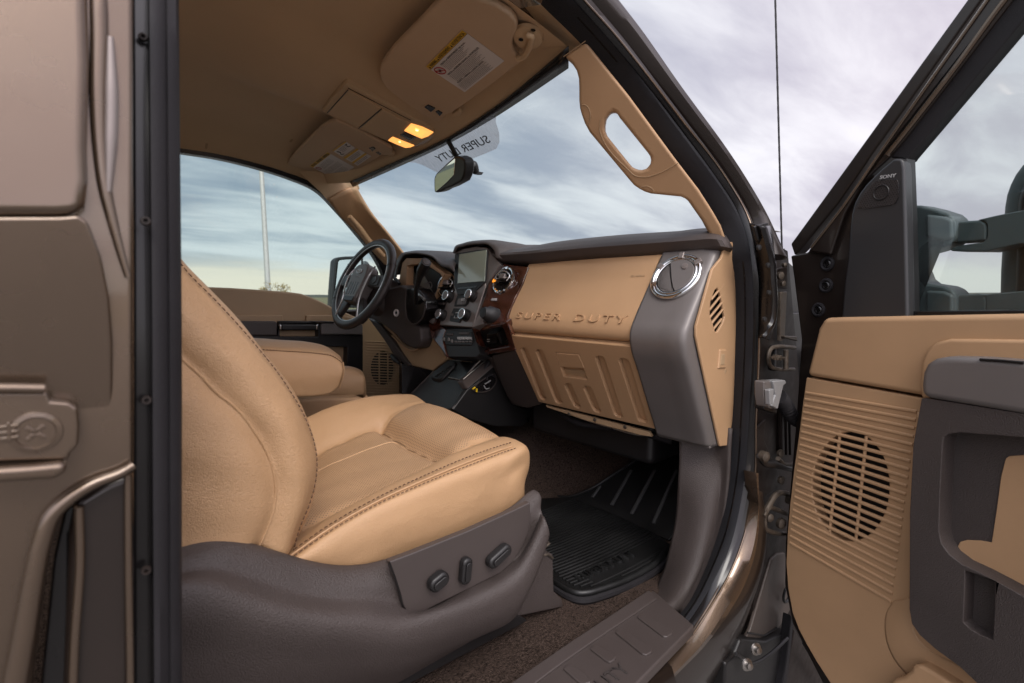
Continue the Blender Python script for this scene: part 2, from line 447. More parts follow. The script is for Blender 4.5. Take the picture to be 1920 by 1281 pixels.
def box(name, c, size, m, parent, rot=None, bevel=.002, seg=2, **k):
    c = V(c); s = V(size) / 2; Mx = rot or Matrix.Identity(3)
    vs_ = [c + Mx @ V((x * s.x, y * s.y, z * s.z)) for x in (-1, 1) for y in (-1, 1) for z in (-1, 1)]
    fs = [[0, 1, 3, 2], [4, 6, 7, 5], [0, 4, 5, 1], [2, 3, 7, 6], [0, 2, 6, 4], [1, 5, 7, 3]]
    return obj(name, vs_, fs, m, parent, bevel=bevel, seg=seg, **k)
def rrect(w, h, r, n=4):
    out = []
    for cx, cy, a0 in ((w / 2 - r, h / 2 - r, 0), (-w / 2 + r, h / 2 - r, 90), (-w / 2 + r, -h / 2 + r, 180), (w / 2 - r, -h / 2 + r, 270)):
        for i in range(n + 1):
            a = R(a0 + 90 * i / n); out.append((cx + r * math.cos(a), cy + r * math.sin(a)))
    return out
def plate(name, c, Mx, outline, th, m, parent, **k):
    """2-D outline in frame Mx (columns x,y,z) at c, from height 0 to th along z"""
    c = V(c)
    return slab(name, [c + Mx @ V((x, y, 0)) for x, y in outline], Mx @ V((0, 0, th)), m, parent, **k)
def text(name, s, p, xdir, ydir, size, depth, m, parent, align='LEFT', bevel=0, space=1.0, label=None, sx=1.0, off=0.0):
    cu = bpy.data.curves.new(name, 'FONT'); cu.body = s; cu.size = 1.0; cu.extrude = depth; cu.bevel_depth = bevel; cu.space_character = space
    cu.align_x = align; cu.materials.append(m); cu.resolution_u = 3; cu.offset = off
    tmp = bpy.data.objects.new('tmp', cu); me = bpy.data.meshes.new_from_object(tmp); me.name = name
    bpy.data.objects.remove(tmp); bpy.data.curves.remove(cu)
    if not me.materials: me.materials.append(m)
    o = bpy.data.objects.new(name, me)
    x = V(xdir).normalized(); y = V(ydir); y = (y - x * y.dot(x)).normalized(); z = x.cross(y)
    Mt = Matrix(((x.x * size * sx, y.x * size, z.x, p[0]), (x.y * size * sx, y.y * size, z.y, p[1]), (x.z * size * sx, y.z * size, z.z, p[2]), (0, 0, 0, 1)))
    link(o, parent, Mt, label)
    return o
def multi(name, polys, m, parent, **k):
    """many separate flat polygons / boxes as one mesh; polys = list of vertex lists"""
    vs_, fs = [], []
    for p in polys:
        b = len(vs_); vs_ += [V(q) for q in p]; fs.append(list(range(b, b + len(p))))
    return obj(name, vs_, fs, m, parent, smooth=False, **k)
def stitches(name, pts, m, parent, out, pitch=.0062, ln=.0042, r=.0006, **k):
    P = cr(pts, 400); L = [0]
    for i in range(399): L.append(L[-1] + (P[i + 1] - P[i]).length)
    def pos(t):
        i = 0
        lo, hi = 0, 398
        while lo < hi:
            mid = (lo + hi + 1) // 2
            if L[mid] <= t: lo = mid
            else: hi = mid - 1
        i = lo; q = (t - L[i]) / max(1e-9, L[i + 1] - L[i]); return P[i].lerp(P[i + 1], q)
    t = 0; vs_, fs = [], []
    while t + ln < L[-1]:
        a, b = pos(t), pos(t + ln); d = (b - a).normalized(); s = d.cross(V(out)).normalized() * r; o_ = V(out).normalized()
        mid = (a + b) / 2 + o_ * r * 1.6; base = len(vs_)
        vs_ += [a - s - o_ * r, a + s - o_ * r, mid + s, mid - s, b - s - o_ * r, b + s - o_ * r]
        fs += [[base, base + 1, base + 2, base + 3], [base + 3, base + 2, base + 5, base + 4], [base, base + 3, base + 4], [base + 1, base + 5, base + 2]]
        t += pitch
    return obj(name, vs_, fs, m, parent, kind='stuff', **k)
# ================================================================== surroundings
def Ys(z): return .90 - .42 * max(0.0, z - 1.55)
def fP(off=0.0): return lambda p: p.y + (Ys(p.z) - off)      # passenger-side body surface, off > 0 = further inboard
def fD(off=0.0): return lambda p: p.y - (Ys(p.z) - off)      # driver-side body surface
def fW(off=0.0): return lambda p: p.x - (.80 + .09 * (1 - (p.y / .65) ** 2)) - 1.2 * (1.93 - p.z) + off   # windscreen

def ground():
    o = obj('ground', [(-900, -900, 0), (900, -900, 0), (900, 900, 0), (-900, 900, 0)], [[0, 1, 2, 3]], grassm, None, kind='structure', smooth=False)
    obj('parking_lot', [(-30, -30, .004), (30, -30, .004), (30, 24, .004), (-30, 24, .004)], [[0, 1, 2, 3]], asphalt, None, kind='structure', smooth=False)
ground()
# low wooded hills far off, all round, under the cloud strip
hv, hf = [], []
N = 240
for i in range(N):
    a = 2 * math.pi * i / N; h = 2.0 + 3.0 * (.5 + .5 * math.sin(a * 7) * math.sin(a * 3 + 1)) + random.random() * 1.2
    for r_, z_ in ((640, -.5), (700, h)):
        hv.append((r_ * math.cos(a), r_ * math.sin(a), z_))
for i in range(N):
    a, b = 2 * i, 2 * ((i + 1) % N); hf.append([a, b, b + 1, a + 1])
obj('far_hills', hv, hf, mat('far_woodland', (.05, .055, .04), .95, vary=.3, vscale=.02), None, kind='structure')

# lamp post seen through the driver's window
pb = at(503, 548, d=26); pt = at(489, 300, d=26)
pole_dir = (pb - pt).normalized()
foot = pb + pole_dir * (pb.z / -pole_dir.z)
t = thing('light_pole', 'tall pale tapering light pole seen through the driver side window', 'light pole', (foot.x, foot.y, 0))
tube('shaft', [foot, pt - pole_dir * 5], [.14, .085], polem, t, n=14, smooth_path=False, res=6)
lathe('base_flange', [(.36, 0), (.36, .06), (.27, .09), (.25, .3)], (foot.x, foot.y, 0), (0, 0, 1), polem, t, n=16)
box('lamp_head', pt - pole_dir * 5 + V((.5, 0, .05)), (1.1, .4, .18), polem, t, bevel=.05)

# thin autumn tree at the foot of the pole
tb = at(512, 549, d=24); tb = V((tb.x, tb.y, 0))
t = thing('bare_tree', 'small nearly bare autumn tree with few yellow leaves beside the light pole', 'tree', tb)
tube('trunk', [tb, tb + V((.03, .02, .7)), tb + V((0, 0, 1.2))], [.08, .05], barkm, t, n=8)
segs, leaves = [], []
rnd = random.Random(3)
def branch(p, d, L, r, lv):
    q = p + d * L
    segs.append((p, q, r, r * .6))
    if lv == 0:
        if rnd.random() < .45:
            for _ in range(2): leaves.append(q + V((rnd.uniform(-.05, .05), rnd.uniform(-.05, .05), rnd.uniform(-.05, .05))))
        return
    for _ in range(3 if lv > 1 else 2):
        nd = (d + V((rnd.uniform(-.6, .6), rnd.uniform(-.6, .6), rnd.uniform(-.2, .45)))).normalized()
        branch(q, nd, L * rnd.uniform(.6, .85), r * .6, lv - 1)
for i in range(9):
    a = i * 2.4; branch(tb + V((0, 0, .7 + .06 * i)), V((math.cos(a) * .8, math.sin(a) * .8, .9)).normalized(), .36, .018, 4)
vs_, fs = [], []
for p, q, r0, r1 in segs:
    d = (q - p).normalized(); a = d.orthogonal().normalized(); b = d.cross(a); k = len(vs_)
    for c, r_ in ((p, r0), (q, r1)):
        for j in range(3):
            w = 2.094 * j; vs_.append(c + (a * math.cos(w) + b * math.sin(w)) * r_)
    for j in range(3): fs.append([k + j, k + (j + 1) % 3, k + 3 + (j + 1) % 3, k + 3 + j])
obj('branches', vs_, fs, barkm, t)
multi('foliage', [[l + V((rnd.uniform(-.04, .04), rnd.uniform(-.04, .04), rnd.uniform(-.04, .04))) for _ in range(4)] for l in leaves], leafm, t)

# ================================================================== the cab shell
cab = thing('pickup_truck', 'bronze pickup truck cab seen through its open front passenger doorway, engine hood beyond', 'truck', (0, 0, .85))
def hzf(x, y):
    z = 2.062 - .085 * max(0, (x - .2) / .6) ** 2 - .085 * (abs(y) / .72) ** 7
    # moulded dome that carries the overhead console
    dx = (x - .56) / .25; dy = (y - 0.0) / .185
    b = math.exp(-(max(0, abs(dx)) ** 5)) * math.exp(-(abs(dy) ** 5))
    return z - .038 * b
hdr = on([(1066, 97), (942, 198), (842, 262), (750, 304), (660, 343)], f=fW(.035))
hdr_y = sorted(hdr, key=lambda p: p.y)
NX, NY = 70, 54
hc = cr(hdr_y, NY)
rows = []
wt_out = [(240, 262), (341, 280), (400, 289), (480, 307), (545, 327), (600, 352), (640, 388)]
fr_d = cr(on(wt_out, f=fD(.0)), 80)
def edge_d(x):
    if x <= fr_d[0].x: return fr_d[0].y, fr_d[0].z
    q = min(fr_d, key=lambda p: abs(p.x - x)); return q.y, max(q.z, 1.90)
for j in range(NX):
    x = -1.15 + (0.74 + 1.15) * j / (NX - 1)
    ye, ze = edge_d(x); r_ = []
    for i in range(NY):
        y = -.655 + (ye + .655) * i / (NY - 1)
        z = hzf(x, min(y, .45))
        if y > .45: z += (ze - z) * ((y - .45) / (ye - .45)) ** 2.4
        r_.append(V((x, y, z)))
    rows.append(r_)
last = rows[-1]
ext = []
for k in range(1, 7):
    q = k / 6
    ext.append([V((last[i].x + (hc[i].x - last[i].x) * q, last[i].y + (hc[i].y - last[i].y) * q, last[i].z + (hc[i].z - last[i].z) * (q ** 1.6))) for i in range(NY)])
allr = rows + ext
obj('headliner', [p for r in allr for p in r], grid_faces(len(allr), NY), headcloth, cab, label='brown cloth ceiling lining with moulded dome')
# roof skin above it
rr = [[V((x, -.60 + 1.32 * i / 20, 2.105 - .085 * max(0, (x - .2) / .6) ** 2 - .07 * (abs(-.60 + 1.32 * i / 20) / .72) ** 6)) for i in range(21)] for x in [-1.25 + 2.02 * j / 24 for j in range(25)]]
obj('roof_skin', [p for r in rr for p in r], grid_faces(25, 21), paint, cab, solid=.01)
# side rails that close roof to headliner
for sgn in ():
    pr = [(sgn * .70, 1.975), (sgn * .715, 1.955), (sgn * .735, 1.95), (sgn * .76, 1.965), (sgn * .765, 2.03)]
    obj('roof_rail', [V((x, y, z - .03 * max(0, (x - .2) / .6) ** 2)) for (y, z) in pr for x in [-1.2, -.6, 0, .2, .35, .5, .62]], grid_faces(len(pr), 7), tan_dark, cab, solid=.004)
def HL(x, y):
    z = hzf(x, min(y, .45))
    if y > .45:
        ye, ze = edge_d(x); z += (ze - z) * ((y - .45) / (ye - .45)) ** 2.4
    return z
for uv in ((546, 264), (387, 274)):
    p = at(*uv, f=lambda p: p.z - HL(p.x, max(-.6, min(p.y, .70))) + .0005)
    nn = V((-(HL(p.x + .01, p.y) - HL(p.x - .01, p.y)) / .02, -(HL(p.x, p.y + .01) - HL(p.x, p.y - .01)) / .02, 1)).normalized()
    box('headliner_clip', p, (.007, .024, .0022), clipm, cab, rot=frame_of(nn, (1, 0, 0)), bevel=.0008)

# ---- windscreen
wtop = on([(1074, 126), (1000, 176), (935, 218), (842, 270), (760, 308), (667, 349)], f=fW())
wr = on([(1066, 116), (1180, 250), (1260, 350), (1345, 445)], f=fW())
wlft = on([(667, 349), (698, 400), (726, 434), (765, 486)], f=fW())
g = []
for k in range(9):
    q = k / 8; a = cr(wr, 9)[k]; b = cr(wlft, 9)[k]; mid = cr(wtop, 9)[4] - (wtop[0] + wtop[-1]) / 2
    a = a + V((0, -.05, 0)); b = b + V((0, .05, 0))
    g.append(cr([a, (a + b) / 2 + V((.09, 0, 0)), b], 15))
ex = [p + V((.22, 0, -.18)) for p in g[-1]]; g.append(ex)
g.insert(0, [p + V((-.035, 0, .03)) for p in g[0]])
obj('windshield', [p for r in g for p in r], grid_faces(len(g), 15), glassm, cab, label='tinted front glass of the cab')
# black border on the header
hb = cr(list(reversed(wtop)), 30); hb2 = cr(on([(660, 343), (750, 304), (842, 262), (942, 198), (1072, 92)], f=fW(.042)), 30)
obj('windshield_border', [p + V((-.012, 0, -.002)) for p in hb] + [p + V((-.008, 0, .004)) for p in hb2], grid_faces(2, 30), blackg, cab, solid=.004)
# sun strip film with lettering, on the inside of the glass
strip_px = e7((1380, 395), (1345, 440), (1335, 510), (1375, 640), (1378, 740), (1345, 810), (1180, 880), (1000, 950), (850, 1010), (690, 1068), (620, 1030), (530, 985), (460, 962), (390, 958), (600, 850), (820, 710), (1100, 560))
sp3 = [p for p in on(strip_px, f=fW(.010))]
bmx = bmesh.new(); bvs = [bmx.verts.new(p) for p in sp3]; bmx.faces.new(bvs); bmesh.ops.triangulate(bmx, faces=bmx.faces)
stp = obj('sun_strip', bmx, None, filmm, cab, smooth=False, label='silver hatched film strip lettered SUPER DUTY, seen from behind')
ta = at(*e7((1290, 735))[0], f=fW(.016)); tb_ = at(*e7((655, 985))[0], f=fW(.016)); tu = at(*e7((1265, 672))[0], f=fW(.016))
L_ = (tb_ - ta).length
text('lettering', 'SUPER DUTY', ta, tb_ - ta, tu - ta, .036, .0004, inkp, stp, sx=L_ / (.036 * 6.55))

# ---- passenger A pillar trim with grab handle
pa = at(1097, 77, f=fP(.035)); pb_ = at(1371, 480, f=fP(.035)); pcx = at(1150, 300, f=fP(.13))
fpil = plane3(pa, pb_, pcx)
outl = c6((155, 280), (190, 312), (215, 350), (226, 390), (228, 440), (228, 500), (232, 540), (240, 570), (256, 615), (280, 660), (380, 780), (480, 900), (505, 928), (530, 945), (558, 960), (590, 970), (660, 977), (740, 985), (762, 995), (780, 1010), (850, 1110), (890, 1185), (920, 1235), (960, 1290), (1010, 1350), (1000, 1281), (970, 1215), (940, 1130), (900, 1060), (830, 950), (700, 780), (480, 480), (360, 330), (262, 207))
hole = c6((398, 555), (378, 572), (363, 595), (357, 630), (358, 655), (368, 680), (425, 752), (480, 820), (495, 837), (510, 845), (527, 851), (545, 852), (565, 846), (580, 835), (588, 818), (590, 800), (586, 782), (575, 765), (500, 672), (430, 585), (418, 565))
nv_ = (at(1200, 300, f=fpil) - CAM).normalized()
pt_ = slab_holes('pillar_trim', on(outl, f=fpil), [on(hole, f=fpil)], nv_ * .038, tan, cab, bevel=.0115, seg=5, label='tan front pillar trim with grab handle opening, beside the open door')
for cpts in (c6((243, 525), (262, 527), (282, 555), (286, 590), (276, 618), (270, 628)), c6((534, 940), (555, 932), (585, 937), (600, 952), (604, 962)), c6((335, 600), (330, 640), (345, 690), (470, 845), (510, 880), (560, 886), (640, 862), (725, 815)), c6((152, 284), (200, 250), (262, 206))):
    tube('seam', [p - nv_ * .0012 for p in on(cpts, f=fpil)], .0009, tan_dark, pt_, n=6)
# driver A pillar trim
lp = [on(c4((350, 0), (450, 120), (575, 280), (640, 365)), f=fD(.12)), on(c4((250, 0), (365, 140), (480, 280), (560, 380)), f=fD(.06)), on(c4((125, 0), (250, 130), (330, 222), (430, 330)), f=fD(.03))]
top_l = on([(668, 350), (655, 352), (614, 372)], f=fD(.07))
lp = [[top_l[i]] + r for i, r in enumerate(lp)]
dpt = loft('pillar_trim', lp, tan, cab, nu=26, nv=12, solid=.012, label='tan front pillar trim on the driver side')
tube('grab_handle', on(c4((195, 20), (255, 90), (330, 190), (390, 250), (425, 285)), f=fD(.09)), [.010, .014, .014, .010], tan, cab, n=12, label='tan grab handle on the driver side pillar')
# roof rail trim over the passenger door opening (soft corner of the headliner)
FH = lambda p: p.z - (hzf(p.x, p.y) - .004)
rt_ = [on([(850, -170), (890, -60), (925, 2), (965, 45), (1010, 80), (1046, 100)], f=fP(.235)), on([(890, -170), (935, -60), (975, 0), (1010, 35), (1040, 66), (1066, 96)], f=fP(.115)), on([(915, -170), (972, -60), (1021, 0), (1050, 29), (1075, 54), (1097, 77)], f=fP(.035))]
cpl = plane3(at(1021, 0, f=fP(.04)), at(1097, 77, f=fP(.04)), at(1000, 60, f=fP(.15)))
slab('roof_rail_trim', on([(900, -50), (925, 0), (948, 30), (975, 52), (1010, 80), (1046, 103), (1062, 110), (1080, 96), (1099, 79), (1060, 38), (1021, 0), (985, -42)], f=cpl), rt * .0 + fw * .02, headcloth, cab, bevel=.008, seg=4)
slab('roof_rail_trim', on([(560, 322), (610, 318), (668, 334), (674, 354), (645, 366), (626, 390), (600, 360)], f=fD(.06)), fw * .006, headcloth, cab, bevel=.002)

# ---- door opening: seals and painted flanges
I_ = c6((-120, -190), (55, 0), (260, 205), (480, 480), (700, 780), (830, 950), (900, 1060), (940, 1130), (970, 1215), (990, 1281)) + c5((1335, 350), (1340, 520), (1335, 700), (1330, 900), (1325, 1050), (1305, 1210)) + c8((1028, 350), (1000, 550), (960, 690), (910, 820), (850, 930)) + [(1262, 1185), (1160, 1290), (1000, 1450)]
J_ = [(1005, -68), (1066, 0), (1135, 77), (1200, 154), (1278, 254), (1336, 332), (1376, 394), (1395, 448), (1403, 500), (1406, 600), (1403, 700), (1398, 780), (1394, 858), (1382, 944), (1367, 1007), (1343, 1069), (1312, 1132), (1284, 1172), (1175, 1295), (1020, 1450)]
K_ = [(1032, -68), (1090, 0), (1150, 67), (1200, 129), (1278, 230), (1356, 332), (1395, 398), (1414, 456), (1422, 500), (1421, 600), (1418, 700), (1414, 780), (1410, 909), (1394, 995), (1367, 1069), (1331, 1132), (1296, 1187), (1202, 1295), (1050, 1450)]
I3 = on(I_, f=fP(.035)); J3 = on(J_, f=fP(.0)); K3 = on(K_, f=fP(-.012))
out_p = V((-.12, -1, .1)).normalized()
band('door_seal', I3, J3, rubber_f, cab, (out_p, [(0, 0), (.08, .010), (.3, .017), (.62, .017), (.9, .010), (1, 0), (1, -.012), (0, -.012)]), nu=110, label='black flocked door seal round the passenger doorway')
band('door_flange', J3, K3, blackg, cab, (out_p, [(0, -.008), (.12, .004), (.4, .008), (.55, -.001), (.75, .001), (1.0, .004), (1.0, -.012), (0, -.012)]), nu=110, label='glossy black inner flange of the doorway')
tube('flange_highlight_lip', [p + out_p * .004 for p in K3], .0022, paint, cab, n=8, res=110, label='thin painted lip along the doorway flange')
# upper outer pillar (dark rounded)
O_ = [(1078, -112), (1161, 0), (1200, 51), (1278, 164), (1368, 289), (1434, 398), (1478, 486)]
Ku = [(1010, -95), (1090, 0), (1150, 67), (1200, 129), (1278, 230), (1356, 332), (1395, 398), (1416, 470)]
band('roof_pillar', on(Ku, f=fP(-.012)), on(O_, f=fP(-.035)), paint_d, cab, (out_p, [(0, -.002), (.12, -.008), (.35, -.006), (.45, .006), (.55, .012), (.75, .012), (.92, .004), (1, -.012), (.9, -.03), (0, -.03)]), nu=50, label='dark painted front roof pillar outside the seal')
band('pillar_gasket', on([(1100, 0), (1210, 125), (1300, 245), (1375, 345), (1420, 430)], f=fP(-.006)), on([(1112, 0), (1220, 118), (1310, 236), (1385, 336), (1432, 425)], f=fP(-.010)), rubber, cab, (out_p, [(0, 0), (.2, .006), (.8, .006), (1, 0), (1, -.006), (0, -.006)]), nu=40)
# hinge pillar, behind the hinges
hp = [(1418, 440), (1478, 470), (1486, 560), (1500, 720), (1512, 900), (1512, 1080), (1500, 1281), (1400, 1281), (1418, 1100), (1424, 1000), (1414, 909), (1416, 780), (1419, 700), (1422, 500)]
slab('hinge_pillar', on(hp, y=-.895), (0, .03, 0), shut_shadem, cab, bevel=.003, label='hinge pillar with painted-in shade between cab and open door')
# lower painted flange and rocker
M_ = [(1412, 885), (1417, 925), (1421, 960), (1417, 1030), (1398, 1093), (1370, 1144), (1328, 1202), (1262, 1270), (1110, 1430)]
Kl = [(1411, 885), (1408, 925), (1402, 960), (1390, 1010), (1367, 1069), (1331, 1132), (1296, 1187), (1225, 1262), (1070, 1430)]
band('rocker_flange', on(Kl, f=fP(-.014)), on(M_, f=fP(-.030)), paint, cab, (out_p, [(0, -.004), (.2, .006), (.5, .012), (.85, .006), (1, -.008), (1, -.02), (0, -.02)]), nu=50, label='shiny bronze painted flange at the lower front corner of the doorway')
N_ = [(1425, 930), (1436, 985), (1432, 1050), (1415, 1120), (1395, 1180), (1368, 1235), (1335, 1290), (1260, 1400), (1160, 1500)]
M2 = [(1416, 915), (1421, 960), (1417, 1030), (1398, 1093), (1370, 1144), (1328, 1202), (1262, 1270), (1170, 1365), (1060, 1480)]
band('rocker_panel', on(M2, f=fP(-.030)), on(N_, y=-.885), paint_d, cab, (out_p, [(0, -.004), (.3, .012), (.7, .008), (1, -.002), (1, -.02), (0, -.03)]), nu=40, label='dark bronze rocker panel under the doorway')
# ---- kick panel and sill
kin = c8((800, 60), (803, 200), (800, 300), (790, 500), (760, 650), (735, 750), (700, 830), (662, 872))
kmid = c8((1000, 60), (985, 250), (960, 400), (930, 560), (895, 690), (850, 800), (790, 890), (745, 930))
kou = c8((1045, 60), (1040, 130), (1028, 350), (1000, 550), (960, 690), (910, 820), (850, 930), (835, 962))
ko2 = on(c8((1046, 60), (1041, 130), (1029, 350), (1001, 550), (961, 690), (911, 820), (851, 930), (836, 962)), f=fP(.030))
loft('kick_panel', [on(kin, y=-.775), on(kmid, y=-.845), [p + V((.0, .014, 0)) for p in on(kou, f=fP(.034))], [p + V((.004, -.004, 0)) for p in ko2]], umber, cab, nu=30, nv=20, solid=.006, label='dark umber kick panel in front of the door sill')
zs = .878
sill_in = [at(1218, 1108, z=zs), at(960, 1281, z=zs)]
dirx = V((1, 0, 0))
sp_out = [at(1225, 1106, z=zs), at(1302, 1172, z=zs), at(1195, 1281, z=zs), at(1040, 1440, z=zs), at(760, 1430, z=zs), at(960, 1281, z=zs), at(1214, 1112, z=zs)]
splate = slab('sill_plate', sp_out, (0, 0, -.02), umber_s, cab, bevel=.004, seg=3, label='umber door sill plate with raised ribs and lettering')
lipa = [at(1216, 1106, z=zs + .006), at(960, 1279, z=zs + .006), at(760, 1428, z=zs + .006)]
lipb = [at(1232, 1122, z=zs + .004), at(1003, 1281, z=zs + .004), at(825, 1428, z=zs + .004)]
obj('sill_lip', cr(lipa, 12) + cr(lipb, 12), grid_faces(2, 12), umber_s, splate, solid=.007, bevel=.002)
for pl_ in (c8((600, 962), (612, 950), (640, 950), (770, 1022), (768, 1042), (745, 1058), (725, 1056)), c8((495, 1035), (508, 1020), (535, 1018), (675, 1110), (670, 1130), (645, 1145), (625, 1140)), c8((375, 1115), (390, 1098), (418, 1097), (500, 1150), (495, 1165), (470, 1180), (450, 1172)), c8((245, 1210), (262, 1192), (292, 1192), (360, 1240), (380, 1275), (345, 1285), (320, 1275))):
    slab('sill_rib', on(pl_, z=zs + .0035), (0, 0, -.005), umber_s, splate, bevel=.002, seg=3)
ty = at(*c8((572, 1222))[0], z=zs + .0005)
text('lettering', 'SUPER DUTY', V((ty.x, ty.y, zs)), (1, 0, 0), (0, 1, 0), .034, .0022, umber, splate, align='RIGHT')
# black side step / lower body under the sill, outside
obj('rocker_outer', [(x, y, z) for (y, z) in ((-.885, .866), (-.93, .85), (-.95, .80), (-.95, .62), (-.90, .58), (-.80, .58)) for x in (-1.2, -.4, .3, .72)], grid_faces(6, 4), paint_d, cab, solid=.004)
# ---- floor and toe board carpet
NXc = 60
cg = []
for j in range(NXc):
    x = -1.2 + 2.78 * j / (NXc - 1)
    row = []
    for i in range(41):
        y = -.80 + 1.62 * i / 40
        z = .850 + (min(.40, max(0, x - 1.12) * .85) if x > 1.12 else 0)
        hump = math.exp(-(abs(y - .02) / .25) ** 5) * .17
        z += hump * min(1, max(0, 1.2 - max(0, x - 1.1)))
        row.append(V((x, y, z + .004 * math.sin(x * 31) * math.sin(y * 23))))
    cg.append(row)
obj('carpet', [p for r in cg for p in r], grid_faces(NXc, 41), carpet, cab, label='brown floor carpet')
box('floor_pan', (-.1, 0, .80), (2.4, 1.7, .06), paint_d, cab)
box('bulkhead', (1.58, 0, 1.16), (.04, 1.7, .60), black, cab)
# rear wall with its window, driver side rear, all behind the camera's view
slab_holes('rear_wall', [V((-1.22, -.9, .8)), V((-1.22, .9, .8)), V((-1.22, .9, 1.6)), V((-1.22, .73, 2.02)), V((-1.22, -.73, 2.02)), V((-1.22, -.9, 1.6))], [[V((-1.22, -.6, 1.5)), V((-1.22, .6, 1.5)), V((-1.22, .52, 1.92)), V((-1.22, -.52, 1.92))]], (.04, 0, 0), tan_dark, cab, bevel=.004)
obj('rear_window', [(-1.2, -.62, 1.48), (-1.2, .62, 1.48), (-1.2, .54, 1.94), (-1.2, -.54, 1.94)], [[0, 1, 2, 3]], glassm, cab, smooth=False)
def sidew(y0, y1, pts): return [V((x, y0 + (y1 - y0) * max(0, (z - 1.55)) / .45, z)) for x, z in pts]
slab_holes('rear_side_panel', sidew(.90, .71, [(-1.22, .8), (.12, .8), (.12, 1.55), (.02, 2.0), (-1.22, 2.0)]), [sidew(.90, .71, [(-1.05, 1.56), (-.12, 1.56), (-.2, 1.93), (-1.0, 1.93)])], (0, -.03, 0), tan_dark, cab, bevel=.003)
slab_holes('rear_side_panel', sidew(-.90, -.71, [(-1.22, .8), (-.05, .8), (-.05, 1.55), (-.14, 2.0), (-1.22, 2.0)]), [sidew(-.90, -.71, [(-1.05, 1.56), (-.25, 1.56), (-.32, 1.93), (-1.0, 1.93)])], (0, .03, 0), paint, cab, bevel=.003)
obj('roof_edge', [V((x, y, z - .085 * max(0, (x - .2) / .6) ** 2)) for y, z in ((-.58, 2.10), (-.66, 2.095), (-.74, 2.06), (-.775, 2.0), (-.75, 1.965), (-.70, 1.98)) for x in (-1.22, -.6, 0, .2, .35, .5, .58)], grid_faces(6, 7), paint, cab, solid=.004)
# driver side cowl panel under the dash
box('cowl_panel', (1.30, .86, 1.14), (.55, .04, .58), black, cab)
box('cowl_panel', (1.33, -.86, 1.14), (.5, .04, .58), black, cab)
# hood and front fenders, ahead of the cab
hg = []
for x, z, w in ((1.50, 1.44, .86), (1.7, 1.44, .88), (2.1, 1.42, .90), (2.5, 1.38, .90), (2.62, 1.28, .88), (2.66, 1.0, .86)):
    hg.append([V((x, -w, z - .30)), V((x, -w + .02, z - .10)), V((x, -w + .14, z - .03)), V((x, -.35, z + .01)), V((x, -.3, z - .01)), V((x, .3, z - .01)), V((x, .35, z + .01)), V((x, w - .14, z - .03)), V((x, w - .02, z - .10)), V((x, w, z - .30))])
obj('engine_hood', [p for r in hg for p in r], grid_faces(6, 10), paint, cab, solid=.01)
for sgn in (-1, 1):
    fo = [(1.36, .62), (1.36, 1.34), (1.6, 1.36), (2.62, 1.22), (2.66, .75), (2.45, .75), (2.42, .95), (2.3, 1.12), (2.12, 1.18), (1.94, 1.12), (1.82, .95), (1.79, .62)]
    slab('fender', [V((x, sgn * .93, z)) for x, z in fo], (0, -sgn * .04, 0), paint, cab, bevel=.008)
    w_ = lathe('wheel', [(.10, 0), (.40, 0), (.43, .05), (.43, .22), (.40, .27), (.1, .27)], (2.12, sgn * .93, .43), (0, -sgn, 0), rubber, cab, n=32)
    lathe('rim', [(.02, -.01), (.10, -.015), (.20, .03), (.25, .01), (.26, .0)], (2.12, sgn * .93, .43), (0, -sgn, 0), silverp, w_, n=24)
# ================================================================== dashboard
dash = thing('dashboard', 'tan and umber dashboard with dark wood trim, storage doors and pewter centre stack', 'dashboard', (1.0, 0, 1.4))
TX, TZ, MX, MZ, BX, BZ = .957, 1.56, .854, 1.41, .96, 1.174
Pu = plane((TX, 0, TZ), V((-(TZ - MZ), 0, (TX - MX))).normalized()); nu_ = V((-(TZ - MZ), 0, (TX - MX))).normalized()
LX, LZ = .8555, 1.368
Pl = plane((LX, 0, LZ), V((-(LZ - BZ), 0, -(BX - LX))).normalized()); nl_ = V((-(LZ - BZ), 0, -(BX - LX))).normalized()
def offp(f, n, d): return lambda p: f(p - n * d)
def PU(*pts, d=0.0): return on(pts if len(pts) > 1 else pts, f=offp(Pu, nu_, d))
def PL(*pts, d=0.0): return on(pts, f=offp(Pl, nl_, d))
# filler bodies behind the visible panels
def prism_y(name, prof, y0, y1, m, parent, bevel=.004, **k):
    n = len(prof)
    vs_ = [V((x, y0, z)) for x, z in prof] + [V((x, y1, z)) for x, z in prof]
    fs = [list(range(n)), list(range(n, 2 * n))[::-1]] + [[i, (i + 1) % n, (i + 1) % n + n, i + n] for i in range(n)]
    return obj(name, vs_, fs, m, parent, bevel=bevel, **k)
prism_y('dash_core', [(.985, 1.57), (.895, 1.43), (.895, 1.36), (.985, 1.19), (1.10, 1.165), (1.45, 1.22), (1.45, 1.52), (1.2, 1.60), (1.0, 1.59)], -.84, .12, black, dash)
prism_y('dash_core', [(1.02, 1.54), (1.10, 1.30), (1.45, 1.30), (1.45, 1.52), (1.2, 1.56)], .12, .72, black, dash)
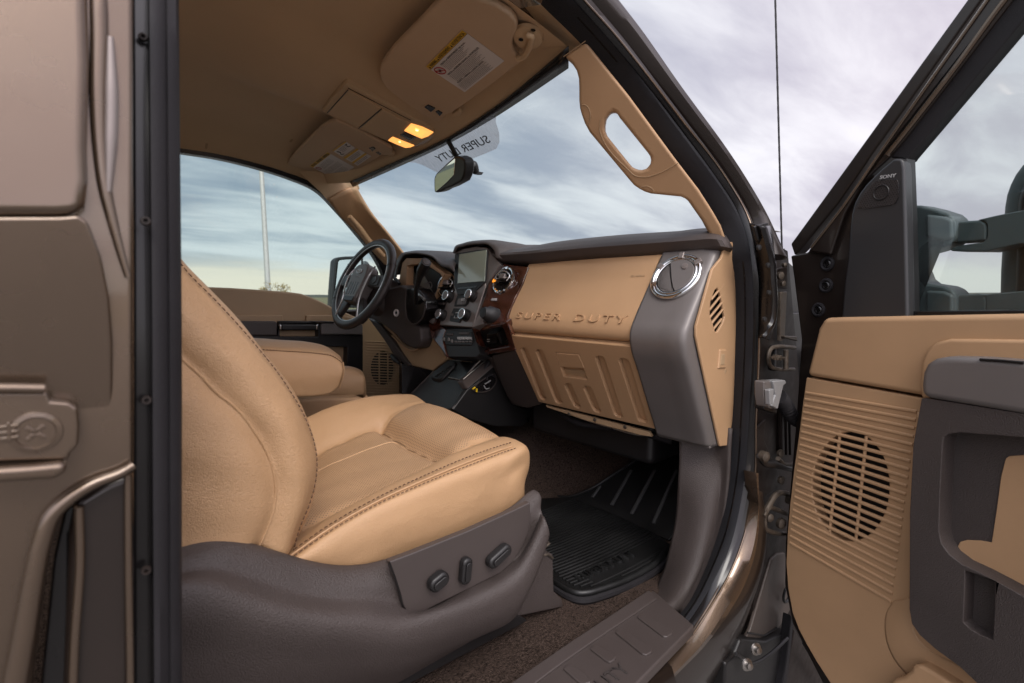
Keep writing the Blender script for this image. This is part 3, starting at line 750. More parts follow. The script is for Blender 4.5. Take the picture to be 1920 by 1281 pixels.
# upper storage door, one swelling panel
def yl_(z): return -.302 - .034 * min(1, max(0, (1.56 - z) / .17))
prof = [(.962, 1.562), (.951, 1.552), (.918, 1.503), (.892, 1.465), (.868, 1.430), (.857, 1.410), (.8535, 1.395), (.856, 1.382), (.866, 1.3755)]
rows = []
for x, z in prof: rows.append([V((x, yl_(z), z)), V((x, -.5, z)), V((x, -.731, z))])
upd = loft('upper_storage_door', rows, tan, dash, nu=30, nv=44, solid=.014, bevel=.0025, label='upper tan storage door embossed SUPER DUTY')
a_ = at(*c5((178, 556))[0], f=offp(Pu, nu_, .0005)); b_ = at(*c5((760, 570))[0], f=offp(Pu, nu_, .0005))
zb = (a_.z + b_.z) / 2
def prx(z):
    for (x1, z1), (x2, z2) in zip(prof, prof[1:]):
        if z2 <= z <= z1: return x2 + (x1 - x2) * (z - z2) / (z1 - z2)
xb = prx(zb) - .0008
upv = V((prx(zb + .019) - prx(zb), 0, .019)).normalized()
ya, yb = a_.y, b_.y
text('lettering', 'SUPER', V((xb, ya, zb)) + nu_ * .001, (0, -1, 0), upv, .027, .0019, tan, upd, space=1.3, sx=1.78)
text('lettering', 'DUTY', V((xb, yb, zb)) + nu_ * .001, (0, -1, 0), upv, .027, .0019, tan, upd, space=1.3, sx=1.78, align='RIGHT')
b1 = PU(*c5((785, 333), (828, 338)), d=.001)
text('airbag_mark', 'SRS AIRBAG', b1[0], (0, -1, 0), upv, .007, .0003, tan_dark, upd)
# lower glovebox door with pressed slots
gl = [V((LX, -.336, LZ)), V((LX, -.731, LZ)), V((BX, -.731, BZ)), V((BX, -.343, BZ))]
gl = [p + nl_ * .001 for p in gl]
slots = [((213, 712), (222, 703), (238, 706), (248, 718), (343, 968), (335, 976), (318, 970), (310, 960)),
         ((292, 725), (300, 714), (320, 716), (330, 728), (428, 988), (420, 996), (398, 990), (390, 978)),
         ((440, 900), (450, 890), (470, 892), (480, 905), (523, 1010), (515, 1018), (497, 1012), (488, 1003)),
         ((540, 915), (548, 905), (572, 908), (582, 920), (630, 1035), (622, 1042), (600, 1036), (590, 1026)),
         ((603, 758), (612, 747), (638, 750), (650, 765), (742, 1058), (735, 1066), (710, 1060), (700, 1048)),
         ((725, 770), (735, 760), (765, 763), (778, 778), (872, 1085), (865, 1094), (835, 1088), (825, 1076))]
lat = ((395, 728), (515, 738), (558, 868), (437, 852))
fl = offp(Pl, nl_, .001)
gb = slab_holes('glove_box_door', gl, [on(c5(*s), f=fl) for s in slots] + [on(c5(*lat), f=fl)], -nl_ * .011, tan, dash, bevel=.0036, seg=4, label='lower tan glove box door with latch and pressed slots')
fb = offp(Pl, nl_, -.0055)
slab('door_backing', [p - nl_ * .0105 for p in (V((LX, -.332, LZ)), V((LX, -.733, LZ)), V((BX, -.733, BZ)), V((BX, -.338, BZ)))], -nl_ * .008, tan, gb, bevel=.001)
slab('latch', on(c5((397, 730), (514, 739), (546, 812), (419, 803)), f=offp(Pl, nl_, .002)), -nl_ * .009, tan, gb, bevel=.0022, seg=3)
slab('latch_pocket', on(c5((424, 812), (548, 820), (556, 864), (440, 850)), f=offp(Pl, nl_, -.0080)), -nl_ * .003, tan_dark, gb, bevel=.001)
# satin grey end column
def colrow(x, z, yl, yr=-.858):
    return [V((x, yl, z)), V((x, (yl + yr) / 2, z)), V((x, yr + .016, z)), V((x + .0015, yr + .008, z)), V((x + .006, yr + .002, z)), V((x + .014, yr, z)), V((x + .045, yr, z))]
crow = []
for x, z in ((.962, 1.566), (.948, 1.545), (.900, 1.475), (.866, 1.425), (.853, 1.403), (.8505, 1.385), (.855, 1.365), (.880, 1.315), (.920, 1.235), (.948, 1.180), (.956, 1.163)):
    crow.append(colrow(x - .004, z, -.7345))
loft('end_column', crow, silverg, dash, nu=34, nv=60, solid=.006, label='satin grey end column with round chrome vent')
slab('column_underside', [V((.956, -.7345, 1.160)), V((.956, -.857, 1.160)), V((1.02, -.857, 1.165)), V((1.02, -.7345, 1.165))], (0, 0, .006), silverg, dash)
# round vent on the end column
vc = at(*c5((1022, 331))[0], f=offp(Pu, nu_, .006))
def ring(name, c, n, R_, r_, m, parent, N=48, M=10, xr=None, sy=1.0):
    Mx = frame_of(n, xr); vs_ = []
    for i in range(N):
        a = 2 * math.pi * i / N
        for j in range(M):
            b = 2 * math.pi * j / M
            vs_.append(V(c) + Mx @ V(((R_ + r_ * math.cos(b)) * math.cos(a), (R_ + r_ * math.cos(b)) * math.sin(a) * sy, r_ * math.sin(b))))
    return obj(name, vs_, grid_faces(N, M, True, True), m, parent)
vt = ring('air_vent', vc, nu_, .0500, .0062, chrome, dash, label=None) if False else ring('air_vent', vc, nu_, .0500, .0052, chrome, dash)
vt['label'] = 'round chrome rimmed vent with closed grey disc'
lathe('vent_bowl', [(.050, .002), (.049, -.004), (.001, -.006)], vc, nu_, blackg, vt, n=40)
ring('vent_inner_ring', vc + nu_ * .002, nu_, .0430, .0022, chrome, vt)
# disc: two damper flaps with a curved split
dM = frame_of(nu_, (0, -1, 0))
def arcpts(r, a0, a1, n): return [(r * math.cos(R(a0 + (a1 - a0) * i / n)), r * math.sin(R(a0 + (a1 - a0) * i / n))) for i in range(n + 1)]
split = [(.0395 * math.cos(R(125)), .0395 * math.sin(R(125))), (-.014, .012), (-.004, -.010), (.006, -.028), (.0395 * math.cos(R(-70)), .0395 * math.sin(R(-70)))]
plate('vent_flap', vc, dM, arcpts(.040, -70, 125, 26) + split[1:-1], .004, silverg, vt, bevel=.0012)
plate('vent_flap', vc - nu_ * .001, dM, arcpts(.040, 127, 288, 22) + [(x - .0015, y) for x, y in split[1:-1]][::-1], .003, silverg, vt, bevel=.001)
lathe('thumb_dimple', [(.0085, .0041), (.008, .0060), (.001, .0066)], vc + dM @ V((.014, .022, 0)), nu_, silverp, vt, n=20, sx=1.0, sy=.75)
for a in (150, 40, 95):
    q = vc + dM @ V((.050 * math.cos(R(a)), .050 * math.sin(R(a)), .0025))
    box('rim_clip', q, (.012, .016, .008), silverp, vt, rot=dM @ Matrix.Rotation(R(a + 90), 3, 'Z'), bevel=.002)
# tan end cap facing the doorway, with slatted outlet and airbag switch
capP = plane((0, -.866, 0), (0, 1, 0))
cap = c5((1262, 232), (1288, 150), (1320, 150), (1372, 350), (1372, 880), (1330, 1205), (1305, 1212), (1255, 1218), (1130, 640), (1130, 590), (1215, 290))
oc = [((1240, 390), (1254, 420), (1262, 455), (1278, 540), (1268, 575), (1240, 620), (1230, 622), (1218, 580), (1201, 530), (1202, 495), (1205, 460), (1225, 405))]
ec = slab_holes('end_cap', on(cap, f=capP), [on(c5(*oc[0]), f=capP)], (0, .006, 0), tan, dash, bevel=.0022, seg=3, label='tan end cap with slatted demister outlet')
slab('outlet_recess', [p + V((0, .012, 0)) for p in on(c5((1196, 380), (1285, 380), (1285, 630), (1196, 630)), f=capP)], (0, .008, 0), blackg, ec)
for k in range(5):
    y_ = 408 + 42 * k
    a = at(*c5((1196, y_ + 62))[0], f=capP) + V((0, .002, 0)); b = at(*c5((1284, y_ - 46))[0], f=capP) + V((0, .002, 0))
    s1 = max(0, (k - 3.2)) * .2; s0 = max(0, 1 - k) * .1
    tube('outlet_slat', [a.lerp(b, .06 + s0), a.lerp(b, .94 - s1)], .0024, tan, ec, n=6, smooth_path=False)
sw = on(c5((1256, 712), (1290, 712), (1288, 808), (1246, 812)), f=offp(capP, V((0, -1, 0)), .003))
s_ = slab('airbag_switch', sw, (0, .005, 0), tan, ec, bevel=.0025)
slab('switch_key', on(c5((1262, 735), (1280, 735), (1278, 792), (1256, 792)), f=offp(capP, V((0, -1, 0)), .004)), (0, .003, 0), tan_dark, s_, bevel=.001)
tube('cap_scoop', on(c5((1272, 815), (1270, 838), (1268, 868)), f=offp(capP, V((0, -1, 0)), -.004)), [.006, .004, .001], tan_dark, ec)
# dash top pad
tp = [[(900, 462), (972, 465), (1044, 454), (1151, 443), (1259, 436), (1320, 431), (1338, 433)],
      [(915, 472), (972, 471), (1044, 462), (1151, 451), (1259, 444), (1318, 438), (1346, 441)],
      [(929, 484), (972, 479), (1080, 470), (1151, 464), (1223, 457), (1316, 452), (1352, 453)],
      [(936, 490), (975, 490), (1060, 482), (1151, 474), (1223, 470), (1312, 464), (1357, 463)],
      [(943, 495), (1008, 498), (1060, 492), (1115, 487), (1227, 482), (1305, 476), (1352, 470)]]
pr3 = []
for k, (row, X, dz) in enumerate(zip(tp, (1.02, .965, .945, .952, .963), (0, 0, 0, 0, 0))):
    rw = on(row[:-1], x=X); e = at(*row[-1], x=X); rw.append(e); rw.append(e + V((.03, -.004, -.002))); pr3.append(rw)
pr3.insert(0, [p + V((.30, 0, .025)) for p in pr3[0]])
loft('top_pad', pr3, padm, dash, nu=60, nv=26, solid=.004, label='dark padded dash top with rounded lip')
# ------------------------------------------------------ dark wood console surround (passenger side)
fwd = lambda d: offp(Pu, nu_, d)
wd = d2((845, 290), (1118, 318), (1050, 480), (985, 610), (935, 720), (905, 800), (905, 855), (885, 875), (560, 925), (640, 760), (700, 600), (720, 500), (770, 400))
slab('wood_trim', on(wd, f=fwd(.004)), -nu_ * .02, woodm, dash, bevel=.003, seg=3, label='glossy dark wood trim between stack and storage door')
slab('wood_edge', on(d2((1118, 318), (1128, 322), (1060, 490), (995, 620), (945, 730), (918, 805), (922, 870), (950, 975), (905, 890), (898, 800), (925, 720), (975, 605), (1040, 475)), f=fwd(.006)), -nu_ * .02, woodm, dash, bevel=.002)
wl_ = on(d2((556, 935), (880, 888), (905, 870), (985, 1140), (1000, 1160), (700, 1205), (640, 1185), (600, 1080)), f=offp(Pl, nl_, .004))
wh_ = on(d2((590, 985), (850, 915), (880, 960), (930, 1120), (680, 1165), (655, 1165)), f=offp(Pl, nl_, .004))
slab_holes('wood_trim', wl_, [wh_], -nl_ * .02, woodm, dash, bevel=.003, seg=3, label='dark wood frame round the black cubby')
slab('cubby', [p - nl_ * .05 for p in on(d2((560, 950), (900, 880), (980, 1150), (640, 1200)), f=offp(Pl, nl_, .004))], -nl_ * .01, black, dash)
cb = slab('socket_cover', [p - nl_ * .008 for p in on(d2((680, 1012), (775, 1002), (795, 1010), (785, 1110), (690, 1118)), f=offp(Pl, nl_, .0))], -nl_ * .03, blackg, dash, bevel=.004)
for dy in (0, 10):
    slab('cover_mark', [p for p in on(d2((708, 1048 + 2 * dy), (738, 1046 + 2 * dy), (736, 1052 + 2 * dy), (710, 1054 + 2 * dy)), f=offp(Pl, nl_, -.006))], -nl_ * .001, greybtn, cb, bevel=0)
slab('cubby_divider', [p - nl_ * .004 for p in on(d2((795, 1005), (815, 985), (850, 1100), (835, 1112)), f=offp(Pl, nl_, .0))], -nl_ * .03, black, dash, bevel=.002)
# vents beside the stack
def small_vent(c, rx, parent, ref, amb):
    v = ring('air_vent', c, ref, rx, .0045, chrome, parent, N=36, M=8, xr=(0, -1, 0), sy=1.12)
    v['label'] = 'round chrome vent with open louvres'
    lathe('vent_bowl', [(rx, .0), (rx * .93, -.012), (.001, -.018)], c, ref, blackg, v, n=28, xref=(0, -1, 0), sy=1.12)
    Mx = frame_of(ref, (0, -1, 0))
    for k, w in ((.30, .80), (.02, .95), (-.30, .85)):
        box('louvre', c + Mx @ V((0, rx * k, .004)), (rx * 1.8 * w, .0035, .014), blackg if k != .02 else chrome, v, rot=Mx @ Matrix.Rotation(R(8), 3, 'Z'), bevel=.001)
    box('louvre_tab', c + Mx @ V((.004, rx * .16, .012)), (.022, .016, .010), silverp, v, rot=Mx, bevel=.003)
    tube('louvre_rim', [c + Mx @ V(q) for q in ((-rx * .75, rx * .30, .010), (-rx * .3, rx * .62, .012), (rx * .35, rx * .58, .012), (rx * .85, rx * .2, .010), (rx * .70, -rx * .2, .010))], .0022, chrome, v)
    if amb: box('amber_tab', c + Mx @ V((-rx * .93, -rx * .18, .006)), (.009, .011, .006), amber, v, rot=Mx, bevel=.002)
small_vent(at(*d2((878, 455))[0], f=fwd(.012)), .034, dash, (nu_ + V((-.35, -.12, 0))).normalized(), True)
box('slot_badge', at(*d2((780, 650))[0], f=fwd(.006)), (.024, .009, .004), greybtn, dash, rot=frame_of(nu_, (0, -1, 0)), bevel=.002)
# 4x4 knob lower right on a pewter base
kb = at(*d2((738, 800))[0], f=fwd(.02))
kn = lathe('drive_mode_knob', [(.023, -.02), (.023, .003), (.019, .008), (.0165, .020), (.0145, .024), (.001, .025)], kb, (nu_ + V((-.5, 0, -.2))).normalized(), black, dash, n=28, label='black round drive mode knob')
# ------------------------------------------------------ pewter centre stack
Pc0, Pc1 = V((.955, 0, 1.625)), V((.868, 0, 1.37))
nc = V((-(Pc0.z - Pc1.z), 0, (Pc0.x - Pc1.x))).normalized(); uc = (Pc0 - Pc1).normalized()
PC = plane(Pc1, nc)
fc = lambda d: offp(PC, nc, d)
stk = slab('centre_stack', on(d2((383, 190), (395, 172), (470, 140), (600, 118), (712, 128), (722, 145), (712, 240), (700, 330), (690, 480), (690, 530), (655, 640), (570, 915), (555, 930), (235, 905), (245, 850), (275, 760), (320, 640), (385, 560), (372, 500), (376, 340)), f=fc(0)), -nc * .05, silverp, dash, bevel=.004, seg=3, label='pewter centre stack with screen, knobs and buttons')
slab('stack_side', on(d2((722, 150), (842, 300), (770, 400), (700, 560), (655, 640), (565, 925), (556, 930), (650, 640), (692, 530), (700, 330)), f=fc(-.004)), -nc * .05, silverp, stk, bevel=.003)
slab('stack_side', on(d2((556, 932), (640, 765), (700, 750), (665, 880), (690, 890), (575, 925)), f=fwd(.012)), -nc * .03, silverp, stk, bevel=.003)
slab('screen_bezel', on(d2((390, 200), (410, 185), (600, 152), (706, 143), (716, 160), (703, 330), (688, 478), (640, 525), (600, 560), (575, 585), (410, 590), (400, 555), (378, 505), (382, 300)), f=fc(.003)), -nc * .006, black, stk, bevel=.002)
slab('screen', on(d2((432, 196), (705, 152), (683, 466), (412, 488)), f=fc(.0045)), -nc * .004, screenm, stk, bevel=.001, label='unlit touch screen')
slab('disc_slot', on(d2((412, 528), (612, 510), (608, 528), (590, 535), (412, 550)), f=fc(.0045)), -nc * .003, blackg, stk, bevel=.001)
def btn(pts, d=.005, m=black, th=.006, nm='button', par=None, bv=.0012):
    return slab(nm, on(d2(*pts), f=fc(d)), -nc * th, m, par or stk, bevel=bv)
btn(((412, 570), (478, 562), (474, 600), (412, 604))); btn(((480, 562), (510, 560), (506, 597), (476, 600))); btn(((512, 560), (560, 555), (553, 592), (508, 597)))
pad1 = btn(((412, 610), (528, 600), (512, 690), (490, 714), (380, 716), (388, 672)), .004, black, .005, 'button_panel')
for q in (((420, 640), (450, 637), (445, 700), (405, 702)), ((452, 637), (486, 634), (478, 664), (447, 667)), ((446, 670), (478, 667), (472, 700), (443, 702)), ((490, 634), (508, 632), (492, 690), (476, 700))):
    btn(q, .0065, greybtn if q[0][0] == 452 else silverg, .003, par=pad1)
pad2 = btn(((376, 735), (486, 740), (470, 810), (430, 880), (335, 862), (345, 800)), .004, black, .005, 'button_panel')
btn(((395, 775), (432, 775), (415, 838), (375, 836)), .0065, greybtn, .003, par=pad2); btn(((388, 784), (425, 784), (410, 830), (385, 830)), .0075, black, .003, par=pad2)
btn(((438, 775), (465, 778), (445, 840), (422, 838)), .0065, silverg, .003, par=pad2); btn(((350, 790), (372, 790), (365, 812), (346, 812)), .0065, silverg, .003, par=pad2)
for q, lb in (((347, 628), 'upper'), ((577, 620), 'upper'), ((275, 812), 'lower'), ((512, 812), 'lower')):
    c_ = at(*d2(q)[0], f=fc(.0))
    k_ = lathe('knob', [(.0190, 0), (.0190, .006), (.0165, .008), (.0160, .020), (.0150, .022)], c_, nc, black, stk, n=28)
    lathe('knob_cap', [(.0150, .0221), (.0135, .0240), (.001, .0242)], c_, nc, silverg, k_, n=24)
    ring('knob_ring', c_ + nc * .0225, nc, .0150, .0013, chrome, k_, N=28, M=6)
# lower switch bank under the stack
lowp = on(d2((228, 915), (300, 940), (560, 938), (590, 1000), (640, 1190), (600, 1230), (300, 1225), (240, 1130)), f=fc(-.012))
lsb = slab('switch_panel', lowp, -nc * .04, black, dash, bevel=.003, label='black gloss panel with rows of small switches')
slab('switch_bezel', on(d2((300, 950), (555, 965), (565, 1045), (545, 1110), (300, 1105), (270, 1040)), f=fc(-.008)), -nc * .01, black, lsb, bevel=.003)
for k in range(4): slab('switch', on(d2((408 + 36 * k, 1022), (436 + 36 * k, 1022), (440 + 36 * k, 1050), (412 + 36 * k, 1048)), f=fc(-.003)), -nc * .008, greybtn, lsb, bevel=.0012)
for k in range(5): slab('switch', on(d2((380 + 36 * k, 1062), (404 + 36 * k, 1062), (408 + 36 * k, 1078), (384 + 36 * k, 1078)), f=fc(-.005)), -nc * .005, silverg, lsb, bevel=.001)
for a, b in (((305, 985), (362, 1010)), ((430, 975), (520, 1000))):
    slab('switch', on(d2((a[0], a[1]), (b[0], a[1]), (b[0], b[1]), (a[0], b[1])), f=fc(-.005)), -nc * .005, umber_s, lsb, bevel=.001)
for q in ((272, 1040), (322, 1045), (352, 1060)):
    slab('switch', on(d2((q[0] - 7, q[1] - 14), (q[0] + 7, q[1] - 14), (q[0] + 7, q[1] + 20), (q[0] - 7, q[1] + 20)), f=fc(-.003)), -nc * .008, silverg, lsb, bevel=.001)
slab('wood_trim', on(d2((180, 690), (235, 740), (232, 910), (290, 940), (300, 950), (265, 1040), (310, 1230), (240, 1130), (150, 1020), (108, 830), (130, 760)), f=fc(-.006)), -nc * .04, woodm, dash, bevel=.003, label='dark wood strip on the driver side of the stack')
for q in ((180, 745), (160, 800), (170, 860)):
    lathe('toggle', [(.012, 0), (.010, .008), (.001, .009)], at(*d2(q)[0], f=fc(-.006)), nc, silverg, dash, n=16)
# screen hood: pad wrapped over the stack
hr = [[(853, 476), (856, 469), (870, 463), (893, 459), (917, 461), (926, 470), (930, 484)],
      [(851, 474), (853, 466), (868, 459), (893, 455), (919, 457), (934, 468), (938, 486)]]
h0 = on(hr[0], f=fc(.006)); h1 = on(hr[1], f=fc(-.004)); h2 = [p + V((.10, 0, .004)) for p in h1]; h3 = [p + V((.30, 0, -.02)) for p in h1]
loft('screen_hood', [h0, h1, h2, h3], padm, dash, nu=34, nv=18, solid=.004, offset=1, label='dark pad wrapped over the centre screen')
# driver's side vent and its pewter switch strip
small_vent(at(*d2((310, 505))[0], x=.925), .036, dash, V((-.92, -.25, .3)).normalized(), False)
slab('silver_switch_strip', on(d2((170, 665), (290, 640), (275, 705), (190, 690)), x=.90), (.01, 0, 0), silverp, dash, bevel=.003)
slab('button', on(d2((190, 655), (285, 645), (272, 680), (182, 684)), x=.893), (.01, 0, 0), black, dash, bevel=.002)
# instrument cluster, tan bezel and dark hood
ich = [[(744, 520), (748, 500), (757, 482), (772, 477), (792, 478), (812, 484), (828, 500), (845, 505), (852, 512)],
       [(741, 516), (745, 496), (752, 480), (770, 473), (795, 473), (818, 479), (838, 488), (850, 490), (856, 495)]]
i0 = on(ich[0], x=.90); i1 = on(ich[1], x=.94); i2 = [p + V((.12, 0, .004)) for p in i1]; i3 = [p + V((.35, 0, -.01)) for p in i1]
loft('cluster_hood', [i0, i1, i2, i3], padm, dash, nu=44, nv=18, solid=.004, offset=1, label='dark hood over the instrument cluster')
bz = c4((520, 480), (548, 330), (575, 300), (690, 300), (740, 330), (835, 405), (800, 470), (755, 600), (740, 760), (680, 760), (640, 560), (560, 480))
bh = c4((575, 470), (580, 350), (620, 342), (700, 338), (800, 405), (812, 425), (760, 560), (715, 600), (660, 580))
slab_holes('cluster_bezel', on(bz, x=.905), [on(bh, x=.905)], (.03, 0, 0), tan, dash, bevel=.003, seg=3, label='tan frame of the instrument cluster')
gp = slab('gauge_panel', on(c4((560, 320), (840, 390), (840, 620), (560, 620)), x=.955), (.01, 0, 0), black, dash, bevel=.002)
gc = on(c4((715, 470), (640, 430)), x=.953)
for c_, r_ in ((gc[0], .062), (gc[1], .045)):
    ring('gauge_ring', c_, (-1, -.2, .2), r_, .003, silverp, gp, N=32, M=6)
    lathe('gauge_face', [(r_, -.001), (.001, 0)], c_, (-1, -.2, .2), mat('gauge_dial', (.20, .18, .14), .4, vary=.2), gp, n=28)
    for k in range(3): ring('gauge_ring', c_ + V((-.002, .018 * (k - 1), -.008)), (-1, -.2, .2), r_ * .22, .0018, silverp, gp, N=20, M=5)
slab('gauge_strip', on(c4((665, 560), (760, 548), (755, 562), (668, 574)), x=.945), (.004, 0, 0), blueled, gp, bevel=.001)
# lower driver panel (tan) with knee bolster
kp = c4((670, 765), (740, 765), (765, 830), (845, 975), (752, 1052), (600, 1015), (480, 810), (350, 700), (460, 760), (520, 830), (560, 880), (640, 905), (668, 880))
slab('knee_panel', on(kp, x=.885), (.05, -.0, -.0), tan_dark, dash, bevel=.005, seg=3, label='tan knee panel under the steering column')
tube('panel_rim', on(c4((480, 815), (515, 850), (555, 885), (640, 912), (672, 885), (678, 800), (700, 765)), x=.880), [.003, .004, .003], tan, dash, n=8)
slab('knee_panel_edge', on(c4((320, 700), (400, 740), (600, 1015), (572, 1018), (500, 960), (430, 850)), x=.875), (.05, 0, 0), umber, dash, bevel=.004)
tube('park_release', on(c4((478, 950), (500, 975), (530, 1000)), x=.86), [.008, .010, .006], black, dash)
0 and slab('pillar_kick_cover', on(c4((270, 740), (330, 700), (480, 960), (500, 1300), (470, 1300)), x=1.02), (.03, 0, 0), black, dash)
0 and slab('left_end_cap', on(c4((455, 420), (540, 300), (575, 300), (520, 500), (500, 520), (440, 490)), x=1.0), (.03, 0, 0), padm, dash, bevel=.004)
# dark lower console flank joining stack to glove box
fk = c5((60, 745), (180, 712), (320, 1000), (250, 1020), (195, 1010), (140, 960))
slab('lower_console_flank', on(fk, f=offp(Pl, nl_, -.002)), -nl_ * .05, umber_s, dash, bevel=.005)
# under-dash: hinge rod, dark boxes and duct
und = on(c5((360, 1012), (470, 1050), (560, 1082), (680, 1118), (830, 1158), (895, 1162)), x=.975)
tube('hinge_rod', und, .0022, steel, dash, n=8)
for q in ((465, 1048), (600, 1078), (758, 1115)):
    lathe('screw', [(.005, 0), (.004, .003), (.001, .003)], at(*c5(q)[0], x=.965), (-1, 0, -.3), steel_d, dash, n=10)
slab('hinge_strip', on(c5((340, 1000), (880, 1140), (895, 1168), (840, 1160), (560, 1085), (350, 1015)), x=.968), (.01, 0, 0), tan_dark, dash, bevel=.002)
box('blower_box', (1.16, -.45, 1.12), (.26, .44, .13), black, dash, bevel=.02)
box('blower_box', (1.25, .40, 1.16), (.2, .5, .13), black, dash, bevel=.02)
tube('wiring_loom', [V((1.02, -.34, 1.15)), V((1.0, -.45, 1.13)), V((1.02, -.60, 1.14)), V((1.04, -.72, 1.13))], .009, rubber, dash)

# ================================================================== lower centre console
con = thing('lower_console', 'black floor console between the seats under the centre stack', 'console', (.75, 0, .87))
A = [d3((540, 850), (800, 580), (960, 455), (1290, 470), (1420, 400))[i] for i in range(5)]
top = d3((500, 875), (795, 585), (958, 458), (1050, 470), (1120, 690), (1175, 780), (1010, 1010), (700, 980))
pc_top = plane3(at(*d3((540, 850))[0], y=.12), at(*d3((960, 455))[0], x=.90), at(*d3((1150, 780))[0], y=-.14))
slab('console_top', on(top, f=pc_top), (0, 0, -.03), black, con, bevel=.004, seg=3)
tray = d3((960, 455), (1280, 480), (1120, 690), (960, 665), (1010, 560), (1045, 490))
slab('console_tray', [p + V((0, 0, .003)) for p in on(tray, f=pc_top)], (0, 0, -.03), blackg, con, bevel=.002)
tube('tray_edge', [p + V((0, 0, .004)) for p in on(d3((965, 660), (1110, 690), (1200, 600), (1380, 410)), f=pc_top)], .0018, steel, con, smooth_path=False)
tube('tray_edge', [p + V((0, 0, .004)) for p in on(d3((960, 460), (1130, 478), (1240, 488)), f=pc_top)], .0015, steel, con, smooth_path=False)
side = d3((1010, 1010), (1180, 780), (1300, 690), (1440, 430), (1490, 480), (1600, 690), (1700, 940), (1800, 990), (1915, 1000), (1900, 1110), (1800, 1200), (1500, 1200), (1200, 1120))
slab('console_side', on(side, y=-.165), (0, .02, 0), black, con, bevel=.004, label='black console flank beside the footwell')
cs2 = d3((1430, 420), (1710, 350), (1920, 880), (1915, 1000), (1740, 965), (1560, 600), (1500, 480))
slab('console_side', on(cs2, y=-.20), (0, .03, 0), umber_s, con, bevel=.004)
edge = d3((1120, 690), (1440, 425), (1510, 500), (1180, 780))
pcE = plane3(at(*d3((1120, 690))[0], y=-.14), at(*d3((1440, 425))[0], y=-.15), at(*d3((1180, 780))[0], y=-.17))
slab('console_armature', on(edge, f=pcE), (0, .03, -.006), umber_s, con, bevel=.004, seg=3)
tube('armature_groove', [p + V((-.001, -.003, .002)) for p in on(d3((1130, 672), (1415, 430)), f=pcE)], .0016, steel, con, smooth_path=False)
tube('console_seam', on(d3((1185, 790), (1010, 1000)), y=-.16), .0028, umber_s, con, smooth_path=False)
tube('console_edge', on(d3((540, 838), (795, 580)), f=pc_top), .0022, umber_s, con, smooth_path=False)
# torn opening with loose wires
oc_ = on(d3((1240, 790), (1400, 640), (1480, 610), (1500, 680), (1460, 760), (1330, 812)), y=-.168)
slab('side_opening', oc_, (0, .004, 0), blackg, con, bevel=.001)
tube('connector_wire', [p + V((0, -.004, 0)) for p in on(d3((1365, 720), (1400, 700), (1430, 680)), y=-.168)], .002, greyplug, con, n=6)
tube('connector_wire', [p + V((0, -.006, 0)) for p in on(d3((1350, 735), (1375, 772), (1410, 765)), y=-.168)], .0018, greyplug, con, n=6)
tube('opening_rim', [p + V((0, -.002, 0)) for p in oc_], .0016, umber_s, con, n=6, closed=True, smooth_path=True, res=40)
tube('connector_wire', [p + V((0, -.005, 0)) for p in on(d3((1385, 670), (1390, 640), (1440, 620), (1475, 640)), y=-.168)], .003, rubber, con, n=6)
t = thing('yellow_connector', 'small yellow wire connector hanging at the console side opening', 'connector', at(1, 1, d=1) * 0 + at(*d3((1262, 790))[0], y=-.175))
box('plug', at(*d3((1250, 768))[0], y=-.176), (.012, .005, .004), cordy, t, rot=Matrix.Rotation(R(-25), 3, 'Y'), bevel=.001)
box('plug_tail', at(*d3((1282, 792))[0], y=-.176), (.004, .005, .011), cordy, t, bevel=.001)
lathe('screw', [(.007, 0), (.006, .003), (.001, .003)], at(*d3((1852, 1115))[0], y=-.168), (0, -1, 0), blackg, con, n=14)
slab('driver_footwell_panel', on(d3((440, 500), (520, 510), (800, 580), (560, 830), (440, 830)), y=.14), (0, .02, 0), blackg, con)
# remote on the console
rc = on(d3((770, 660), (790, 620), (960, 480), (1010, 485), (1045, 500), (1030, 540), (900, 680), (860, 700), (800, 690)), f=lambda p: pc_top(p - V((0, 0, .004))))
t = thing('remote_control', 'small black remote control lying on the black console', 'remote control', rc[4])
rb = slab('body', [p + V((0, 0, .010)) for p in rc], (0, 0, -.012), black, t, bevel=.003, seg=3)
ra, rb_ = at(*d3((830, 640))[0], f=lambda p: pc_top(p - V((0, 0, .015)))), at(*d3((1005, 515))[0], f=lambda p: pc_top(p - V((0, 0, .015))))
dr = (rb_ - ra); pe = V((dr.y, -dr.x, 0)).normalized()
for i in range(7):
    for s in (-1, 1):
        c_ = ra + dr * (.04 + i * .15) + pe * s * .006 + V((0, 0, .0005))
        box('button', c_, (.008, .007, .004), blackg, t, rot=Matrix.Rotation(math.atan2(dr.y, dr.x), 3, 'Z'), bevel=.0012)
# ================================================================== passenger seat
seat = thing('passenger_seat', 'tan leather passenger seat with perforated cushion and umber power seat base', 'seat', (.3, -.47, .86))
# cushion, rows from the outer lower side over the bolster and across to the inner side
def row(px, y, d=0.0):
    return [p + V((0, 0, 0)) for p in on(px, y=y)]
ys = -.715
r_low = on([(530, 1085), (640, 1110), (740, 1090), (860, 1050), (940, 1010), (965, 992), (976, 972)], y=-.712)
r_mid = on([(538, 1062), (620, 1030), (715, 985), (800, 950), (900, 915), (955, 895), (984, 884)], y=-.728)
r_seam = on(d8((440, 1262), (600, 1150), (800, 1035), (1000, 945), (1200, 865), (1340, 812), (1442, 780)), y=-.716)
r_seam2 = on(d8((465, 1225), (600, 1130), (800, 1015), (1000, 920), (1200, 835), (1330, 790), (1415, 765)), y=-.698)
r_ridge = on(d8((480, 1180), (600, 1100), (800, 980), (1000, 885), (1150, 815), (1280, 770), (1385, 752)), y=-.665)
r_valley = on(d8((505, 1120), (600, 1075), (800, 988), (960, 905), (1088, 842), (1220, 775), (1345, 746)), y=-.615)
